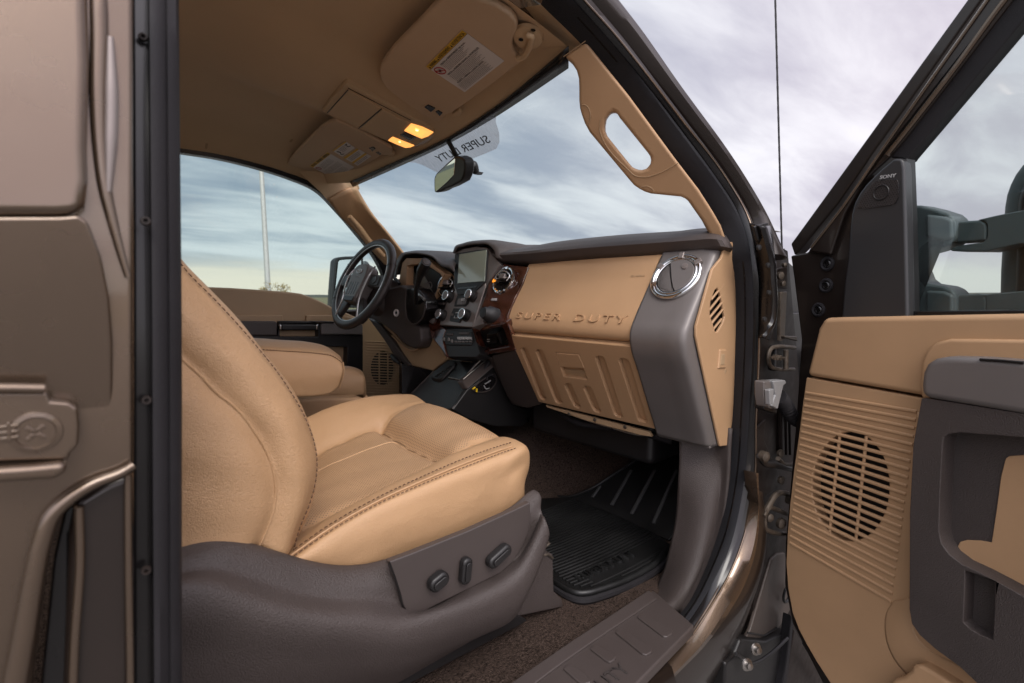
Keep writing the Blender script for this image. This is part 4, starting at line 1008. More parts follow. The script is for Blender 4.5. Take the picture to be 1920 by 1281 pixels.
r_pad1 = on(d8((520, 1010), (640, 965), (780, 900), (900, 850), (1010, 800), (1120, 725), (1235, 697)), y=-.52)
r_pad2 = on(d8((540, 920), (640, 860), (740, 818), (830, 785), (905, 750), (1010, 670), (1120, 640)), y=-.42)
r_in = on(d8((540, 830), (600, 790), (680, 755), (750, 722), (822, 700), (920, 640), (1035, 606)), y=-.325)
r_bol = on(d8((530, 720), (600, 685), (690, 650), (770, 625), (850, 605), (930, 590), (1000, 592)), y=-.270)
r_bolf = on(d8((510, 672), (600, 632), (690, 602), (770, 583), (850, 574), (910, 572), (965, 576)), y=-.235)
r_drop = [p + V((0, .02, -.06)) for p in r_bolf]
r_drop2 = [p + V((0, .02, -.16)) for p in r_bolf]
rows_c = [r_low, r_mid, r_seam, r_seam2, r_ridge, r_valley, r_pad1, r_pad2, r_in, r_bol, r_bolf, r_drop, r_drop2]
# front edge rolls over and down
rows_full = []
for k, r in enumerate(rows_c):
    if k > 1: r = list(r[:-1]) + [r[-2].lerp(r[-1], .85)]
    e = r[-1]; d = (r[-1] - r[-2]).normalized()
    deep = .10 if 1 < k < 11 else .03
    rr_ = list(r) + ([e + V((.008, .005, -.005)), e + V((.012, .010, -.010)), e + V((.010, .015, -.020)), e + V((.002, .02, -.030))] if k == 0 else [e + V((.011, .005, -.010)), e + V((.018, .010, -.032)), e + V((.016, .015, -.065)), e + V((.004, .02, -.065 - deep))])
    back = [r[0] + V((-.10, 0, -.01))]
    rows_full.append(back + rr_)
G = loftgrid(rows_full, 72, 84)
# shallow grooves: where pad meets bolsters, the cross seam, and along the piping
from mathutils.bvhtree import BVHTree
BV0 = BVHTree.FromPolygons([tuple(p) for r in G for p in r], grid_faces(len(G), len(G[0])))
def on_seat(pts):
    out = []
    for u, v in pts:
        h = BV0.ray_cast(CAM, ray(u, v).normalized())[0]
        if h is not None: out.append(h)
    return out
seam_cross = cr(on_seat(d8((824, 697), (880, 740), (950, 785), (1030, 820), (1080, 834))), 60)
def near(p, path):
    return min((V((p.x, p.y, 0)) - V((q.x, q.y, 0))).length for q in path)
gro = [cr(r_valley, 60), cr(r_in, 60)]
for j, rw_ in enumerate(G):
    for i, p in enumerate(rw_):
        if -.70 < p.y < -.25 and p.z > 1.12:
            d = near(p, gro[0]) if p.y < -.5 else near(p, gro[1])
            p.z -= .009 * math.exp(-(d / .011) ** 2)
            if -.615 < p.y < -.32:
                d2_ = near(p, seam_cross); p.z -= .014 * math.exp(-(d2_ / .012) ** 2) * 1.35; xs = min(seam_cross, key=lambda q: abs(q.y - p.y)).x; p.z += (.010 * math.exp(-((p.x - xs - .05) / .05) ** 2)) if p.x > xs else 0
                p.z += .004 * math.sin((p.y + .615) / .295 * math.pi)
            p.z += .0009 * math.sin(p.x * 47 + p.y * 31) * math.sin(p.y * 53 - p.x * 17)
nv2, nu2 = len(G), len(G[0])
for _ in range(14):
    for j in range(1, 16):
        for i in range(50, nu2 - 1):
            w_ = min(1, (i - 50) / 10) * min(1, (16 - j) / 5) * .5
            G[j][i] = G[j][i].lerp((G[j - 1][i] + G[j + 1][i] + G[j][i - 1] + G[j][i + 1]) / 4, w_)
    for i in range(50, nu2 - 1): G[0][i] = G[0][i].lerp((G[0][i - 1] + G[0][i + 1]) / 2, .4)
vv = [p for r in G for p in r]; fs = grid_faces(nv2, nu2)
cush = obj('cushion', vv, fs, [leather, perfm], seat, solid=.01, sub=1, label='tan leather seat cushion with perforated centre')
for pl_ in cush.data.polygons:
    c = pl_.center
    yb = -.605 + .0 * c.x
    if -.608 < c.y < -.332 and c.x < .60 and c.z > 1.10: pl_.material_index = 1
stitches('stitching', [p + V((0, -.003, .002)) for p in cr(r_seam, 60)[:56]], stitchm, cush, (0, -1, .6), label='brown contrast stitching along the cushion edge', pitch=.0072, ln=.0052, r=.00065)
stitches('stitching', [p + V((0, -.002, .004)) for p in cr(r_seam2, 60)[:56]], stitchm, cush, (0, -.5, 1), pitch=.0072, ln=.0052, r=.00065)
tube('piping', [p + V((0, -.0022, .0022)) for p in [a.lerp(b, .45) for a, b in zip(cr(r_seam, 60)[:55], cr(r_seam2, 60)[:55])]], .0016, leather, cush, n=6)
BV = BVHTree.FromPolygons([tuple(p) for p in vv], fs)
def drop_on(path, lift=.0015):
    out = []
    for q in cr(path, 40):
        hit = BV.ray_cast(V((q.x, q.y, 1.5)), V((0, 0, -1)))
        if hit[0] is not None and hit[0].z > 1.1: out.append(hit[0] + V((0, 0, lift)))
    return out
tube('seam', drop_on(seam_cross, .0006), .0017, crease_shadem, cush, n=6)  # dark tube paints the shade where the front pad overlaps
tube('seam', drop_on(on_seat(d8((562, 898), (650, 858), (740, 820), (830, 790), (895, 768))), -.0006), .0014, stitchl, cush, n=6)
tube('seam', drop_on(r_valley[1:], -.001), .0018, leather_side, cush, n=6)
tube('seam', drop_on(r_in[1:], -.001), .0018, leather_side, cush, n=6)
# backrest
b_sil = on([(552, 1010), (578, 965), (592, 905), (594, 858), (580, 797), (543, 720), (500, 668), (454, 606), (389, 537), (340, 486), (290, 435), (240, 380), (215, 330)], y=-.655)
b_st = on([(546, 1036), (557, 996), (580, 937), (589, 901), (591, 856), (575, 797), (535, 724), (476, 647), (403, 566), (342, 503), (290, 450), (240, 396), (205, 345)], y=-.690)
b_mid = on([(528, 1052), (545, 1000), (562, 945), (568, 900), (562, 860), (540, 800), (495, 735), (432, 665), (370, 607), (325, 565), (275, 510), (225, 450), (190, 400)], y=-.722)
b_se = on([(486, 1030), (500, 1000), (513, 965), (519, 915), (507, 860), (476, 806), (442, 765), (408, 738), (374, 702), (340, 672), (300, 640), (250, 600), (200, 560)], y=-.724)
b_p1 = on([(455, 1040), (470, 1000), (478, 965), (478, 920), (465, 875), (440, 835), (410, 800), (375, 775), (345, 745), (310, 715), (280, 690), (230, 650), (180, 610)], y=-.735)
b_p2 = on([(390, 1040), (395, 1010), (395, 980), (390, 945), (378, 910), (360, 880), (335, 850), (310, 820), (280, 790), (250, 765), (220, 740), (170, 700), (120, 660)], y=-.735)
b_p3 = on([(250, 1060), (250, 1030), (248, 1000), (242, 965), (235, 930), (225, 900), (210, 870), (190, 840), (170, 815), (150, 790), (120, 760), (80, 720), (40, 690)], y=-.715)
def up_to(row, n):
    r = row[:n]; e = r[-1]; h = 1.84 - e.z; d = (r[-1] - r[-2]).normalized()
    return r + [e + (V((-.42, .02, 1)) * .45 + d * .0) * h * q / .45 for q in (.2, .4, .6, .8, 1.0)]
b_sil, b_st, b_mid = up_to(b_sil, 10), up_to(b_st, 10), up_to(b_mid, 10)
b_se, b_p1, b_p2, b_p3 = up_to(b_se, 10), up_to(b_p1, 9), up_to(b_p2, 7), up_to(b_p3, 5)
b_fr1 = [p + V((-.005, .035, .004)) for p in b_sil]
b_fr2 = [p + V((-.035, .085, .0)) for p in b_sil]
b_fr3 = [p + V((-.030, .30, .0)) for p in b_sil]
b_fr4 = [p + V((.0, .41, .0)) for p in b_sil]
b_fr5 = [p + V((-.03, .45, .0)) for p in b_sil]
b_fr6 = [p + V((-.14, .43, .0)) for p in b_sil]
bg_ = loftgrid([b_fr6, b_fr5, b_fr4, b_fr3, b_fr2, b_fr1, b_sil, b_st, b_mid, b_se, b_p1, b_p2, b_p3], 60, 100)
segs_se = cr(b_se, 80)
for r in bg_:
    for p in r:
        if p.y < -.69:
            d = min((p - q).length for q in segs_se)
            p.y += .007 * math.exp(-(d / .008) ** 2)
            p.y += .0012 * math.sin(p.x * 70 + p.z * 41) * math.sin(p.z * 63 - p.x * 29)
bk = obj('backrest', [p for r in bg_ for p in r], grid_faces(100, 60), [leather, leather_side], seat, solid=.01, sub=1, label='reclined tan leather backrest with brown stitching on its side')
for pl_ in bk.data.polygons:
    if pl_.center.y < -.700: pl_.material_index = 1
stitches('stitching', [p + V((.001, -.0035, .0005)) for p in b_st], stitchm, bk, (0, -1, 0), pitch=.0072, ln=.0054, r=.00065, label='brown stitching down the backrest edge')
tube('seam', [p + V((0, .004, 0)) for p in b_se], .0016, leather_side, bk, n=6)
# umber side shield
s_top = on(d7((-420, 560), (-100, 510), (25, 490), (120, 457), (220, 447), (330, 470), (480, 515), (620, 555), (780, 578), (900, 570), (1020, 540), (1300, 435), (1500, 348), (1620, 280), (1700, 215), (1716, 208)), y=-.726)
s_r1 = [p + V((.003, -.012, -.004)) for p in s_top]
s_r2 = on(d7((-420, 640), (-100, 590), (25, 560), (120, 530), (220, 520), (330, 545), (480, 590), (620, 640), (780, 655), (900, 648), (1030, 620), (1300, 505), (1500, 415), (1620, 350), (1700, 300), (1745, 290)), y=-.748)
s_pb = on(d7((-420, 705), (-100, 648), (25, 620), (115, 603), (205, 605), (317, 634), (440, 675), (610, 724), (770, 740), (900, 740), (1060, 765), (1160, 797), (1400, 682), (1560, 600), (1690, 480), (1762, 318)), y=-.760)
s_cr = on(d7((-420, 770), (-100, 705), (30, 680), (110, 676), (190, 690), (290, 722), (400, 760), (600, 808), (760, 826), (900, 832), (1060, 845), (1300, 780), (1500, 700), (1640, 610), (1735, 440), (1776, 345)), y=-.786)
s_cr2 = on(d7((-420, 800), (-100, 740), (30, 716), (110, 712), (190, 726), (290, 760), (400, 796), (600, 846), (760, 862), (900, 875), (1120, 900), (1330, 850), (1520, 775), (1660, 680), (1745, 500), (1780, 370)), y=-.788)
s_b1 = on(d7((-420, 1000), (-100, 980), (30, 970), (110, 970), (190, 975), (290, 985), (400, 1000), (600, 1010), (760, 1010), (900, 1010), (1100, 1000), (1300, 930), (1480, 860), (1620, 790), (1700, 620), (1768, 450)), y=-.774)
s_b2 = on(d7((-420, 1500), (-100, 1450), (30, 1430), (110, 1400), (190, 1370), (290, 1340), (400, 1310), (600, 1270), (760, 1215), (900, 1165), (1020, 1128), (1200, 1030), (1400, 915), (1600, 790), (1690, 660), (1755, 500)), y=-.728)
sh = loft('side_shield', [s_top, s_r1, s_r2, s_pb, s_cr, s_cr2, s_b1, s_b2], umber, seat, nu=90, nv=50, solid=.006, offset=1, sub=1, label='umber plastic side shield with power seat switches')
# switch panel inset
fsp = plane((0, -.7665, 0), (0, 1, 0))
sp_pts = on(d7((1022, 548), (1150, 500), (1400, 400), (1600, 310), (1700, 262), (1704, 330), (1690, 410), (1660, 480), (1620, 545), (1560, 600), (1400, 680), (1250, 755), (1180, 790), (1150, 796), (1120, 790), (1095, 765), (1075, 700), (1050, 620)), f=fsp)
spn = slab('switch_panel', sp_pts, (0, .012, 0), umber_s, sh, bevel=.002, seg=3, label='flat inset panel carrying three black seat switches')
tube('panel_gap', [p + V((0, -.0004, 0)) for p in on(d7((1022, 546), (1050, 622), (1075, 702), (1093, 766), (1120, 790), (1150, 797), (1182, 791)), f=fsp)], .0013, blackg, sh, n=6)
def knob_pill(c, L_, w, ang, h):
    cc = at(*d7(c)[0], f=fsp); Mx = frame_of((0, -1, 0), (1, 0, 0)) @ Matrix.Rotation(R(ang), 3, 'Z')
    k = plate('seat_switch', cc + V((0, .001, 0)), Mx, rrect(L_, w, w * .48, 6), h, blackg if False else black, seat, bevel=.0045, seg=4)
    plate('switch_rim', cc - V((0, h - .001, 0)), Mx, rrect(L_ * .74, w * .55, w * .26, 6), .003, black, k, bevel=.0012)
    return k
knob_pill((1245, 628), .032, .022, 20, .016)['label'] = 'short black seat switch at the rear'
knob_pill((1378, 580), .040, .018, 83, .014)['label'] = 'upright black seat switch in the middle'
knob_pill((1535, 508), .046, .020, 22, .016)['label'] = 'long black seat switch at the front'
# front riser
fr_ = on(d7((1755, 500), (1810, 510), (1815, 690), (1856, 730), (1858, 765), (1640, 810), (1600, 800), (1690, 660)), y=-.70)
slab('seat_riser', fr_, (0, .03, 0), umber, seat, bevel=.003, label='dark seat riser foot bolted to the floor')
lo_ = on(d7((1020, 1128), (1200, 1030), (1400, 915), (1600, 795), (1640, 810), (1690, 830), (1640, 860), (1000, 1200), (700, 1290)), y=-.715)
slab('seat_track', lo_, (0, .03, 0), black, seat, bevel=.003)
tube('track_rod', on(c8((150, 632), (178, 608), (165, 600)), y=-.66), .004, steel_d, seat, n=8, smooth_path=False)
tube('riser_edge', [p + V((0, -.002, 0)) for p in on(c8((130, 672), (168, 662), (192, 680)), y=-.70)], .0022, steel_d, seat, n=6, smooth_path=False)
box('seat_frame', (.30, -.46, .99), (.56, .44, .14), black, seat, bevel=.02)

# ================================================================== centre armrest and driver seat
arm = thing('centre_armrest', 'padded tan leather armrest folded down between the seats', 'armrest', (.25, .05, 1.24))
ya = -.125
def armrow(px, y): return on(px, y=y)
ar0 = armrow(d8((140, 592), (300, 590), (470, 586), (560, 584), (620, 572), (650, 548)), ya)
ar1 = armrow(d8((140, 480), (300, 480), (480, 478), (580, 478), (640, 480), (668, 470)), ya - .010)
ar2 = armrow(d8((140, 380), (300, 385), (450, 394), (560, 402), (630, 415), (664, 440)), ya)
ar3 = armrow(d8((140, 362), (320, 360), (450, 368), (560, 376), (620, 390), (655, 415)), ya + .035)
ar4 = [p + V((0, .12, .004)) for p in ar3]
ar5 = [p + V((0, .20, -.01)) for p in ar3]
ar6 = [p + V((0, .22, -.06)) for p in ar3]
armrows = []
for r in (ar0, ar1, ar2, ar3, ar4, ar5, ar6):
    armrows.append(r + [r[-1] + V((.012, .03, -.004)), r[-1] + V((.016, .08, -.006))])
am = loft('pad', armrows, leather, arm, nu=44, nv=44, solid=.01, sub=1)
stitches('stitching', [p + V((0, -.003, 0)) for p in ar2], stitchl, am, (0, -1, 0), pitch=.007)
tube('seam', [p + V((0, -.001, -.0005)) for p in ar2], .0013, stitchm, am, n=6)
tube('seam', [p + V((.003, -.002, 0)) for p in (ar2[-1], ar1[-1], ar0[-1])], .0014, leather_side, am, n=6)
dst = thing('driver_bucket_seat', 'tan leather driver seat behind the centre armrest, mostly hidden', 'seat', (.35, .45, .88))
ds = [on(d8((430, 600), (560, 590), (660, 585), (720, 583), (752, 578)), y=.16), on(d8((430, 540), (560, 530), (680, 520), (730, 505), (754, 500)), y=.155), on(d8((430, 470), (560, 465), (680, 470), (725, 478), (750, 488)), y=.175), on(d8((430, 455), (560, 455), (672, 458), (715, 462), (745, 474)), y=.23)]
ds += [[p + V((0, .2, -.02)) for p in ds[-1]], [p + V((0, .38, 0)) for p in ds[-1]], [p + V((0, .42, -.1)) for p in ds[-1]]]
ds = [r + [r[-1] + V((.02, .03, -.02)), r[-1] + V((.02, .03, -.12))] for r in ds]
loft('cushion', ds, leather, dst, nu=40, nv=40, solid=.01, sub=1)
cs = [on(d8((440, 760), (560, 740), (700, 700), (752, 680)), y=.05), on(d8((440, 600), (560, 590), (700, 588), (754, 585)), y=.05)]
slab('cushion_side', cs[0] + cs[1][::-1], (0, .06, 0), leather, dst, bevel=.008)
def back_slab(x0, z0, x1, z1, y0, y1, m, par, nm='backrest'):
    rows_ = []
    for y, o_ in ((y0, -.05), (y0 + .02, 0), (y0 + .1, -.01), ((y0 + y1) / 2, -.02), (y1 - .1, -.01), (y1 - .02, 0), (y1, -.05)):
        rows_.append([V((x0 + o_, y, z0)), V((x0 * .7 + x1 * .3 + o_ + .02, y, z0 * .7 + z1 * .3)), V((x0 * .3 + x1 * .7 + o_, y, z0 * .3 + z1 * .7)), V((x1 + o_ - .01, y, z1)), V((x1 - .1, y, z1 + .01)), V((x1 - .12, y, z1 - .06))])
    return loft(nm, rows_, m, par, nu=30, nv=30, solid=.01)
back_slab(.10, 1.2, -.16, 1.78, .22, .70, leather, dst)
# ================================================================== floor mat
mt = thing('floor_mat', 'black ribbed rubber floor mat embossed SUPER DUTY in the passenger footwell', 'floor mat', (.9, -.5, .856))
zf = .862
def MZf(pts, d=0.0): return on(pts, z=zf + d)
left = e6((-60, 262), (60, 275), (170, 258), (250, 262), (350, 268), (400, 250))
mo = MZf([(1000, 940), (1020, 934), (1068, 932), (1095, 928)] + e6((1270, 680), (1300, 740), (1265, 800), (1190, 890), (1000, 1010), (800, 1100), (650, 1150), (520, 1185), (440, 1190), (350, 1165), (270, 1120), (210, 1075), (180, 1020)) + [(985, 1070)])
slab('mat_sheet', mo, (0, 0, -.006), matm, mt, bevel=.002)
# ribs running fore and aft, curving at the rear
xa, xb_ = .62, 1.085
n_r = 34
mxy = [(p.x, p.y) for p in mo]
def in_mat(x, y):
    c = False
    for i in range(len(mxy)):
        (x1, y1), (x2, y2) = mxy[i], mxy[i - 1]
        if (y1 > y) != (y2 > y) and x < (x2 - x1) * (y - y1) / (y2 - y1) + x1: c = not c
    return c
ymin = min(p[1] for p in mxy)
for k in range(n_r):
    y = ymin + .014 + .0108 * k
    run = []
    for q in range(61):
        x = .60 + (xb_ - .60) * q / 60
        yy = y + .030 * (max(0, .95 - x) / .30) ** 2
        ok = in_mat(x, yy) and in_mat(x - .014, yy) and in_mat(x, yy - .010) and in_mat(x - .012, yy - .012)
        if 2 <= k <= 5 and .80 < x < 1.045: ok = False
        if ok: run.append(V((x, yy, zf + .0012)))
        if (not ok or q == 60) and len(run) > 3:
            tube('rib', run[::4] + [run[-1]], .0024, matm, mt, n=6, res=14); run = []
        elif not ok: run = []
ta_ = MZf(e6((440, 1085), (1075, 790)), .001)
text('lettering', 'SUPER DUTY', ta_[0] + V((0, 0, .001)), ta_[1] - ta_[0], V((0, 0, 1)).cross((ta_[1] - ta_[0])), .034, .0030, matm, mt, sx=(ta_[1] - ta_[0]).length / (.034 * 6.6))
edge_ = MZf([(985, 1058)] + e6((200, 1075), (260, 1115), (350, 1165), (440, 1190), (520, 1185), (650, 1150), (800, 1100), (1000, 1010), (1190, 890), (1265, 800), (1300, 740)), .002)
tube('mat_rim', edge_, .0075, matm, mt, n=10, label='raised rim of the mat')
eo = [p + V((-.006, -.008, 0)) for p in edge_]
tube('mat_skirt', [p + V((0, 0, -.010)) for p in eo], .008, rubber, mt, n=8)
# toe part, going up the toe board
PT = plane((1.10, 0, zf), (-.62, 0, .785))
tp_ = on(e6((340, 268), (400, 250), (600, 170), (850, 0)) + [(1200, 858), (1235, 832), (1300, 832), (1300, 960)] + e6((1300, 680), (1000, 560), (700, 430), (520, 345)), f=PT)
slab('toe_sheet', tp_, (.004, 0, -.005), matm, mt, bevel=.002)
tube('mat_rim', on(e6((40, 268), (170, 258), (250, 262), (330, 266), (400, 250), (500, 212), (600, 165), (720, 85), (850, 0)) + [(1200, 858), (1232, 832)], f=offp(PT, V((-.62, 0, .785)), .003)), .0045, matm, mt, n=8)
for a, b, w in (((560, 262), (640, 152), 16), ((745, 337), (935, 0), 20), ((937, 420), (1160, 0), 22), ((1145, 512), (1372, 0), 22)):
    q = e6((a[0] - w * .6, a[1]), (a[0] + w * .9, a[1] + 4), (b[0] + w * .7, b[1] + 3), (b[0] - w * .5, b[1]))
    slab('toe_bar', on(q, f=offp(PT, V((-.62, 0, .785)), .006)), (.004, 0, -.005), barm, mt, bevel=.002, label=None)
# ================================================================== open passenger door
Hd = V((1.15, -.95, 1.4)); dd_ = V((-.29, -.957, 0)).normalized(); dn = V((-.957, .29, 0)).normalized()
DP = plane(Hd, dn)
fd = lambda off: offp(DP, dn, off)
pd = thing('passenger_door', 'open front passenger door with tan trim, ribbed speaker grille and umber armrest pull', 'door', (Hd.x, Hd.y, .75))
def D7(*p, off=0.0): return on(c7(*p), f=fd(off))
def D6(*p, off=0.0): return on(d6(*p), f=fd(off))
steel_out = d6((45, 990), (75, 985), (110, 978), (245, 798), (330, 700), (375, 660), (380, 1232)) + [(2100, 602), (2100, 1500), (1660, 1400)] + c7((270, 1330), (160, 1110), (138, 1000), (140, 880), (168, 560), (178, 420), (186, 300), (165, 130))
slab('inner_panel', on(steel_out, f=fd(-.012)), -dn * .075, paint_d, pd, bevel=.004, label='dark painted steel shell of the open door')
for q in ((190, 1022), (185, 1106), (155, 1200)):
    c_ = at(*d6(q)[0], f=fd(-.012))
    g_ = ring('grommet', c_ + dn * .001, dn, .0115, .0035, rubber, pd, N=24, M=8)
    lathe('plug', [(.010, .0005), (.006, .004), (.005, .001), (.001, .001)], c_, dn, blackg, g_, n=16)
# window frame: outer strip, bright gap, inner frame, glass run
slab('door_frame_strip', D6((45, 945), (120, 842), (728, 0), (900, -238), (960, -238), (785, 0), (383, 565), (228, 788), (85, 965), (60, 990), off=-.03), -dn * .03, paint_d, pd, bevel=.004, seg=3, label='outer dark strip of the slanted door window frame')
slab('door_frame', D6((108, 975), (245, 795), (398, 572), (803, 0), (975, -245), (1080, -245), (902, 0), (640, 340), (500, 520), (425, 612), (330, 700), (255, 830), (200, 990)), -dn * .035, paint_d, pd, bevel=.006, seg=3, label='slanted painted door window frame')
tube('frame_bead', D6((125, 960), (250, 800), (400, 582), (800, 12), (900, -130), off=.001), .0028, paint, pd, n=8)
tube('frame_bead', D6((420, 600), (500, 500), (700, 240), (860, 20), (980, -130), off=.002), .0045, paint, pd, n=8)
slab('glass_run', D6((430, 612), (500, 520), (640, 340), (902, 0), (1080, -245), (1180, -245), (1010, -10), (955, 68), (502, 612), (495, 625), (480, 616), (455, 612), off=-.006), -dn * .03, rubber, pd, bevel=.003)
slab('window_glass', D6((495, 600), (1010, -30), (1180, -240), (1500, -240), (1500, 1235), (495, 1235), off=-.022), -dn * .004, glassm, pd, bevel=0, smooth=False, label='tinted door glass with the tow mirror behind it')
slab('window_seal', D6((495, 1205), (1500, 1196), (1500, 1225), (495, 1225), off=-.004), -dn * .02, blackg, pd, bevel=.002)
slab('window_seal', D6((480, 620), (497, 612), (508, 900), (515, 1210), (500, 1212), (498, 900), off=.0), -dn * .025, black, pd, bevel=.002)
# sail panel with tweeter
sail = slab('sail_panel', D6((241, 1236), (252, 1100), (265, 1000), (272, 910), (280, 830), (292, 785), (310, 750), (335, 716), (360, 690), (395, 655), (430, 626), (442, 616), (452, 613), (470, 613), (480, 618), (486, 650), (492, 850), (500, 1236), off=.012), -dn * .024, sailm, pd, bevel=.006, seg=4, label='black triangular sail panel with tweeter marked SONY')
tw_o = D6((303, 806), (312, 785), (335, 745), (360, 716), (372, 704), (390, 698), (440, 694), (458, 696), (464, 706), (466, 735), (463, 768), (452, 788), (430, 795), (340, 808), off=.0135)
slab('tweeter_grille', tw_o, -dn * .003, blackg, sail, bevel=.0008)
ctw = sum(tw_o, V()) / len(tw_o)
def inside2(p, poly):
    a = [((q - ctw).dot(dd_), q.z) for q in poly]; x, y = (p - ctw).dot(dd_), p.z; c = False
    for i in range(len(a)):
        (x1, y1), (x2, y2) = a[i], a[i - 1]
        if (y1 > y) != (y2 > y) and x < (x2 - x1) * (y - y1) / (y2 - y1) + x1: c = not c
    return c
pp_ = []
for j in range(-16, 17):
    for i in range(-16, 17):
        c_ = ctw + dd_ * (i * .0042 + (j % 2) * .0021) + V((0, 0, j * .0037))
        if not inside2(c_, tw_o): continue
        q = []
        for w in range(6):
            a1 = R(60 * w + 30); q.append(c_ + dd_ * math.cos(a1) * .0021 + V((0, 0, math.sin(a1) * .0021)) + dn * .0006)
        q2 = [p * 1.0 + (c_ - p) * .38 for p in q]
        for w in range(6): pp_.append([q[w], q[(w + 1) % 6], q2[(w + 1) % 6] + dn * .0002, q2[w] + dn * .0002])
multi('tweeter_mesh', pp_, umber, sail, kind='stuff')
ring('tweeter_ring', ctw + dn * .001, dn, .0125, .0012, black, sail, N=24, M=6)
ta_, tb_ = D6((391, 694), (450, 686), off=.0128)
text('lettering', 'SONY', ta_, tb_ - ta_, V((0, 0, 1)), .0085, .0005, greybtn, sail, sx=(tb_ - ta_).length / (.0085 * 2.55), off=.02)
# tan trim, upper part
slab('trim_upper', D7((250, 238), (300, 236), (823, 226), (1100, 222), (1100, 500), (823, 495), (640, 478), (525, 460), (200, 403), (204, 385), (233, 268), off=.022), -dn * .035, tan, pd, bevel=.010, seg=4, label='upper tan door trim below the window')
slab('trim_swell', D7((528, 470), (522, 420), (530, 360), (545, 330), (570, 308), (610, 298), (823, 300), (1100, 302), (1100, 480), (823, 490), off=.030), -dn * .012, tan, pd, bevel=.0075, seg=5)
# lower part with the speaker opening
def ell(cx, cy, rx, ry, n=36): return [(cx + rx * math.cos(2 * math.pi * i / n) , cy + ry * math.sin(2 * math.pi * i / n)) for i in range(n)]
low = c7((200, 408), (525, 466), (640, 483), (823, 500), (1100, 520), (1100, 1700), (520, 1700), (360, 1400), (268, 1281), (230, 1222), (200, 1170), (178, 1128), (160, 1080), (147, 1010), (142, 940), (146, 850), (153, 770), (165, 665), (180, 560), (190, 480))
tl = slab_holes('trim_lower', on(low, f=fd(.018)), [on(c7(*ell(327, 720, 110, 156)), f=fd(.018))], -dn * .030, tan, pd, bevel=.005, seg=3, label='lower tan door trim with ribbed field and round speaker opening')
sb = on(c7(*ell(327, 720, 120, 168)), f=fd(-.008)); slab('speaker_cone', sb, -dn * .002, black, tl, bevel=0)
nR = 24
for i in range(nR):
    q = i / (nR - 1)
    L0 = (196 - 46 * q + 4, 452 + (880 - 452) * q); R0 = (518 - 73 * q, 506 + (1049 - 506) * q)
    a_ = D7((L0[0], L0[1]), off=.0180)[0]; b_ = D7((R0[0], R0[1]), off=.0180)[0]
    e_ = V((0, 0, 1)).cross(dn); ax = (b_ - a_).normalized(); up_ = dn.cross(ax).normalized()
    h = .0026
    prof_ = [(-.0034, -.003), (-.0031, .0010), (-.0014, h), (.0014, h), (.0031, .0010), (.0034, -.003)]
    vs_ = [p + up_ * y + dn * z for p in (a_, b_) for y, z in prof_]
    fs = [[j, (j + 1) % 6, (j + 1) % 6 + 6, j + 6] for j in range(6)] + [list(range(6)), list(range(6, 12))[::-1]]
    obj('rib', vs_, fs, tan, tl)
for a, b in (((298, 560), (268, 850)), ((373, 575), (342, 880))):
    p, q = D7(a, b, off=.0165); tube('grille_bar', [p, q], .0028, tan, tl, n=8, smooth_path=False)
# raised contour sweeping under the armrest, map pocket lip
ctr = [D7((452, 1045), (430, 1080), (425, 1120), (432, 1170), (455, 1220), (500, 1270), (600, 1340), off=.0185),
       D7((466, 1045), (446, 1085), (442, 1120), (450, 1165), (475, 1208), (520, 1255), (620, 1322), off=.0205),
       D7((500, 1040), (488, 1085), (486, 1120), (494, 1155), (520, 1195), (580, 1240), (700, 1300), off=.021),
       D7((520, 1040), (510, 1085), (508, 1118), (515, 1145), (545, 1180), (620, 1222), (760, 1290), off=.0185)]
loft('trim_contour', ctr, tan, tl, nu=40, nv=16, solid=.004, offset=1)
top_e = D7((518, 506), (520, 620), (508, 760), (500, 900), (495, 1045), off=.0185)
loft('trim_contour', [top_e, [p + dn * .007 for p in D7((526, 506), (526, 620), (516, 760), (508, 900), (510, 1045), off=.0185)], D7((540, 506), (540, 620), (530, 760), (520, 900), (520, 1045), off=.0185)], tan, tl, nu=24, nv=10, solid=.003, offset=1)
bt = D7((435, 1290), (455, 1270), (480, 1262), (500, 1245), (503, 1232), (520, 1228), (560, 1250), (640, 1300), (600, 1400), (420, 1400), off=.045)
slab('map_pocket', bt, -dn * .03, tan, tl, bevel=.008, seg=4, label='tan map pocket edge at the bottom of the door')
# armrest pull
ho = c7((590, 600), (594, 580), (606, 570), (640, 566), (823, 580), (1085, 598), (1085, 1172), (823, 1035), (760, 1000), (700, 968), (645, 942), (610, 915), (588, 885), (580, 850), (583, 740))
sl_ = c7((655, 960), (690, 972), (740, 992), (738, 1080), (733, 1158), (700, 1146), (670, 1128), (650, 1108))
bo = c7((530, 468), (560, 470), (823, 512), (1100, 540), (1100, 1600), (760, 1350), (640, 1236), (570, 1185), (525, 1145), (502, 1112), (495, 1070), (496, 800), (506, 600))
ap = slab_holes('armrest_pull', on(bo, f=fd(.060)), [on(ho, f=fd(.060)), on(sl_, f=fd(.060))], -dn * .045, umber, pd, bevel=.007, seg=4, label='umber door pull with deep grab recess')
slab('recess_floor', on([(u, v) for u, v in c7((575, 560), (1100, 590), (1100, 1230), (575, 960))], f=fd(.026)), -dn * .006, umber, ap, bevel=0)
slab('recess_window', D7((770, 640), (780, 633), (823, 630), (1100, 640), (1100, 1140), (823, 1004), (700, 948), (645, 920), (634, 905), (632, 893), (640, 878), (660, 873), (700, 875), (730, 880), (745, 780), (757, 690), off=.0285), -dn * .003, tan, ap, bevel=.001, label='tan surface seen through the pull opening')
slab('slot_floor', D7((640, 940), (750, 985), (745, 1165), (640, 1120), off=.034), -dn * .006, umber, ap, bevel=0)
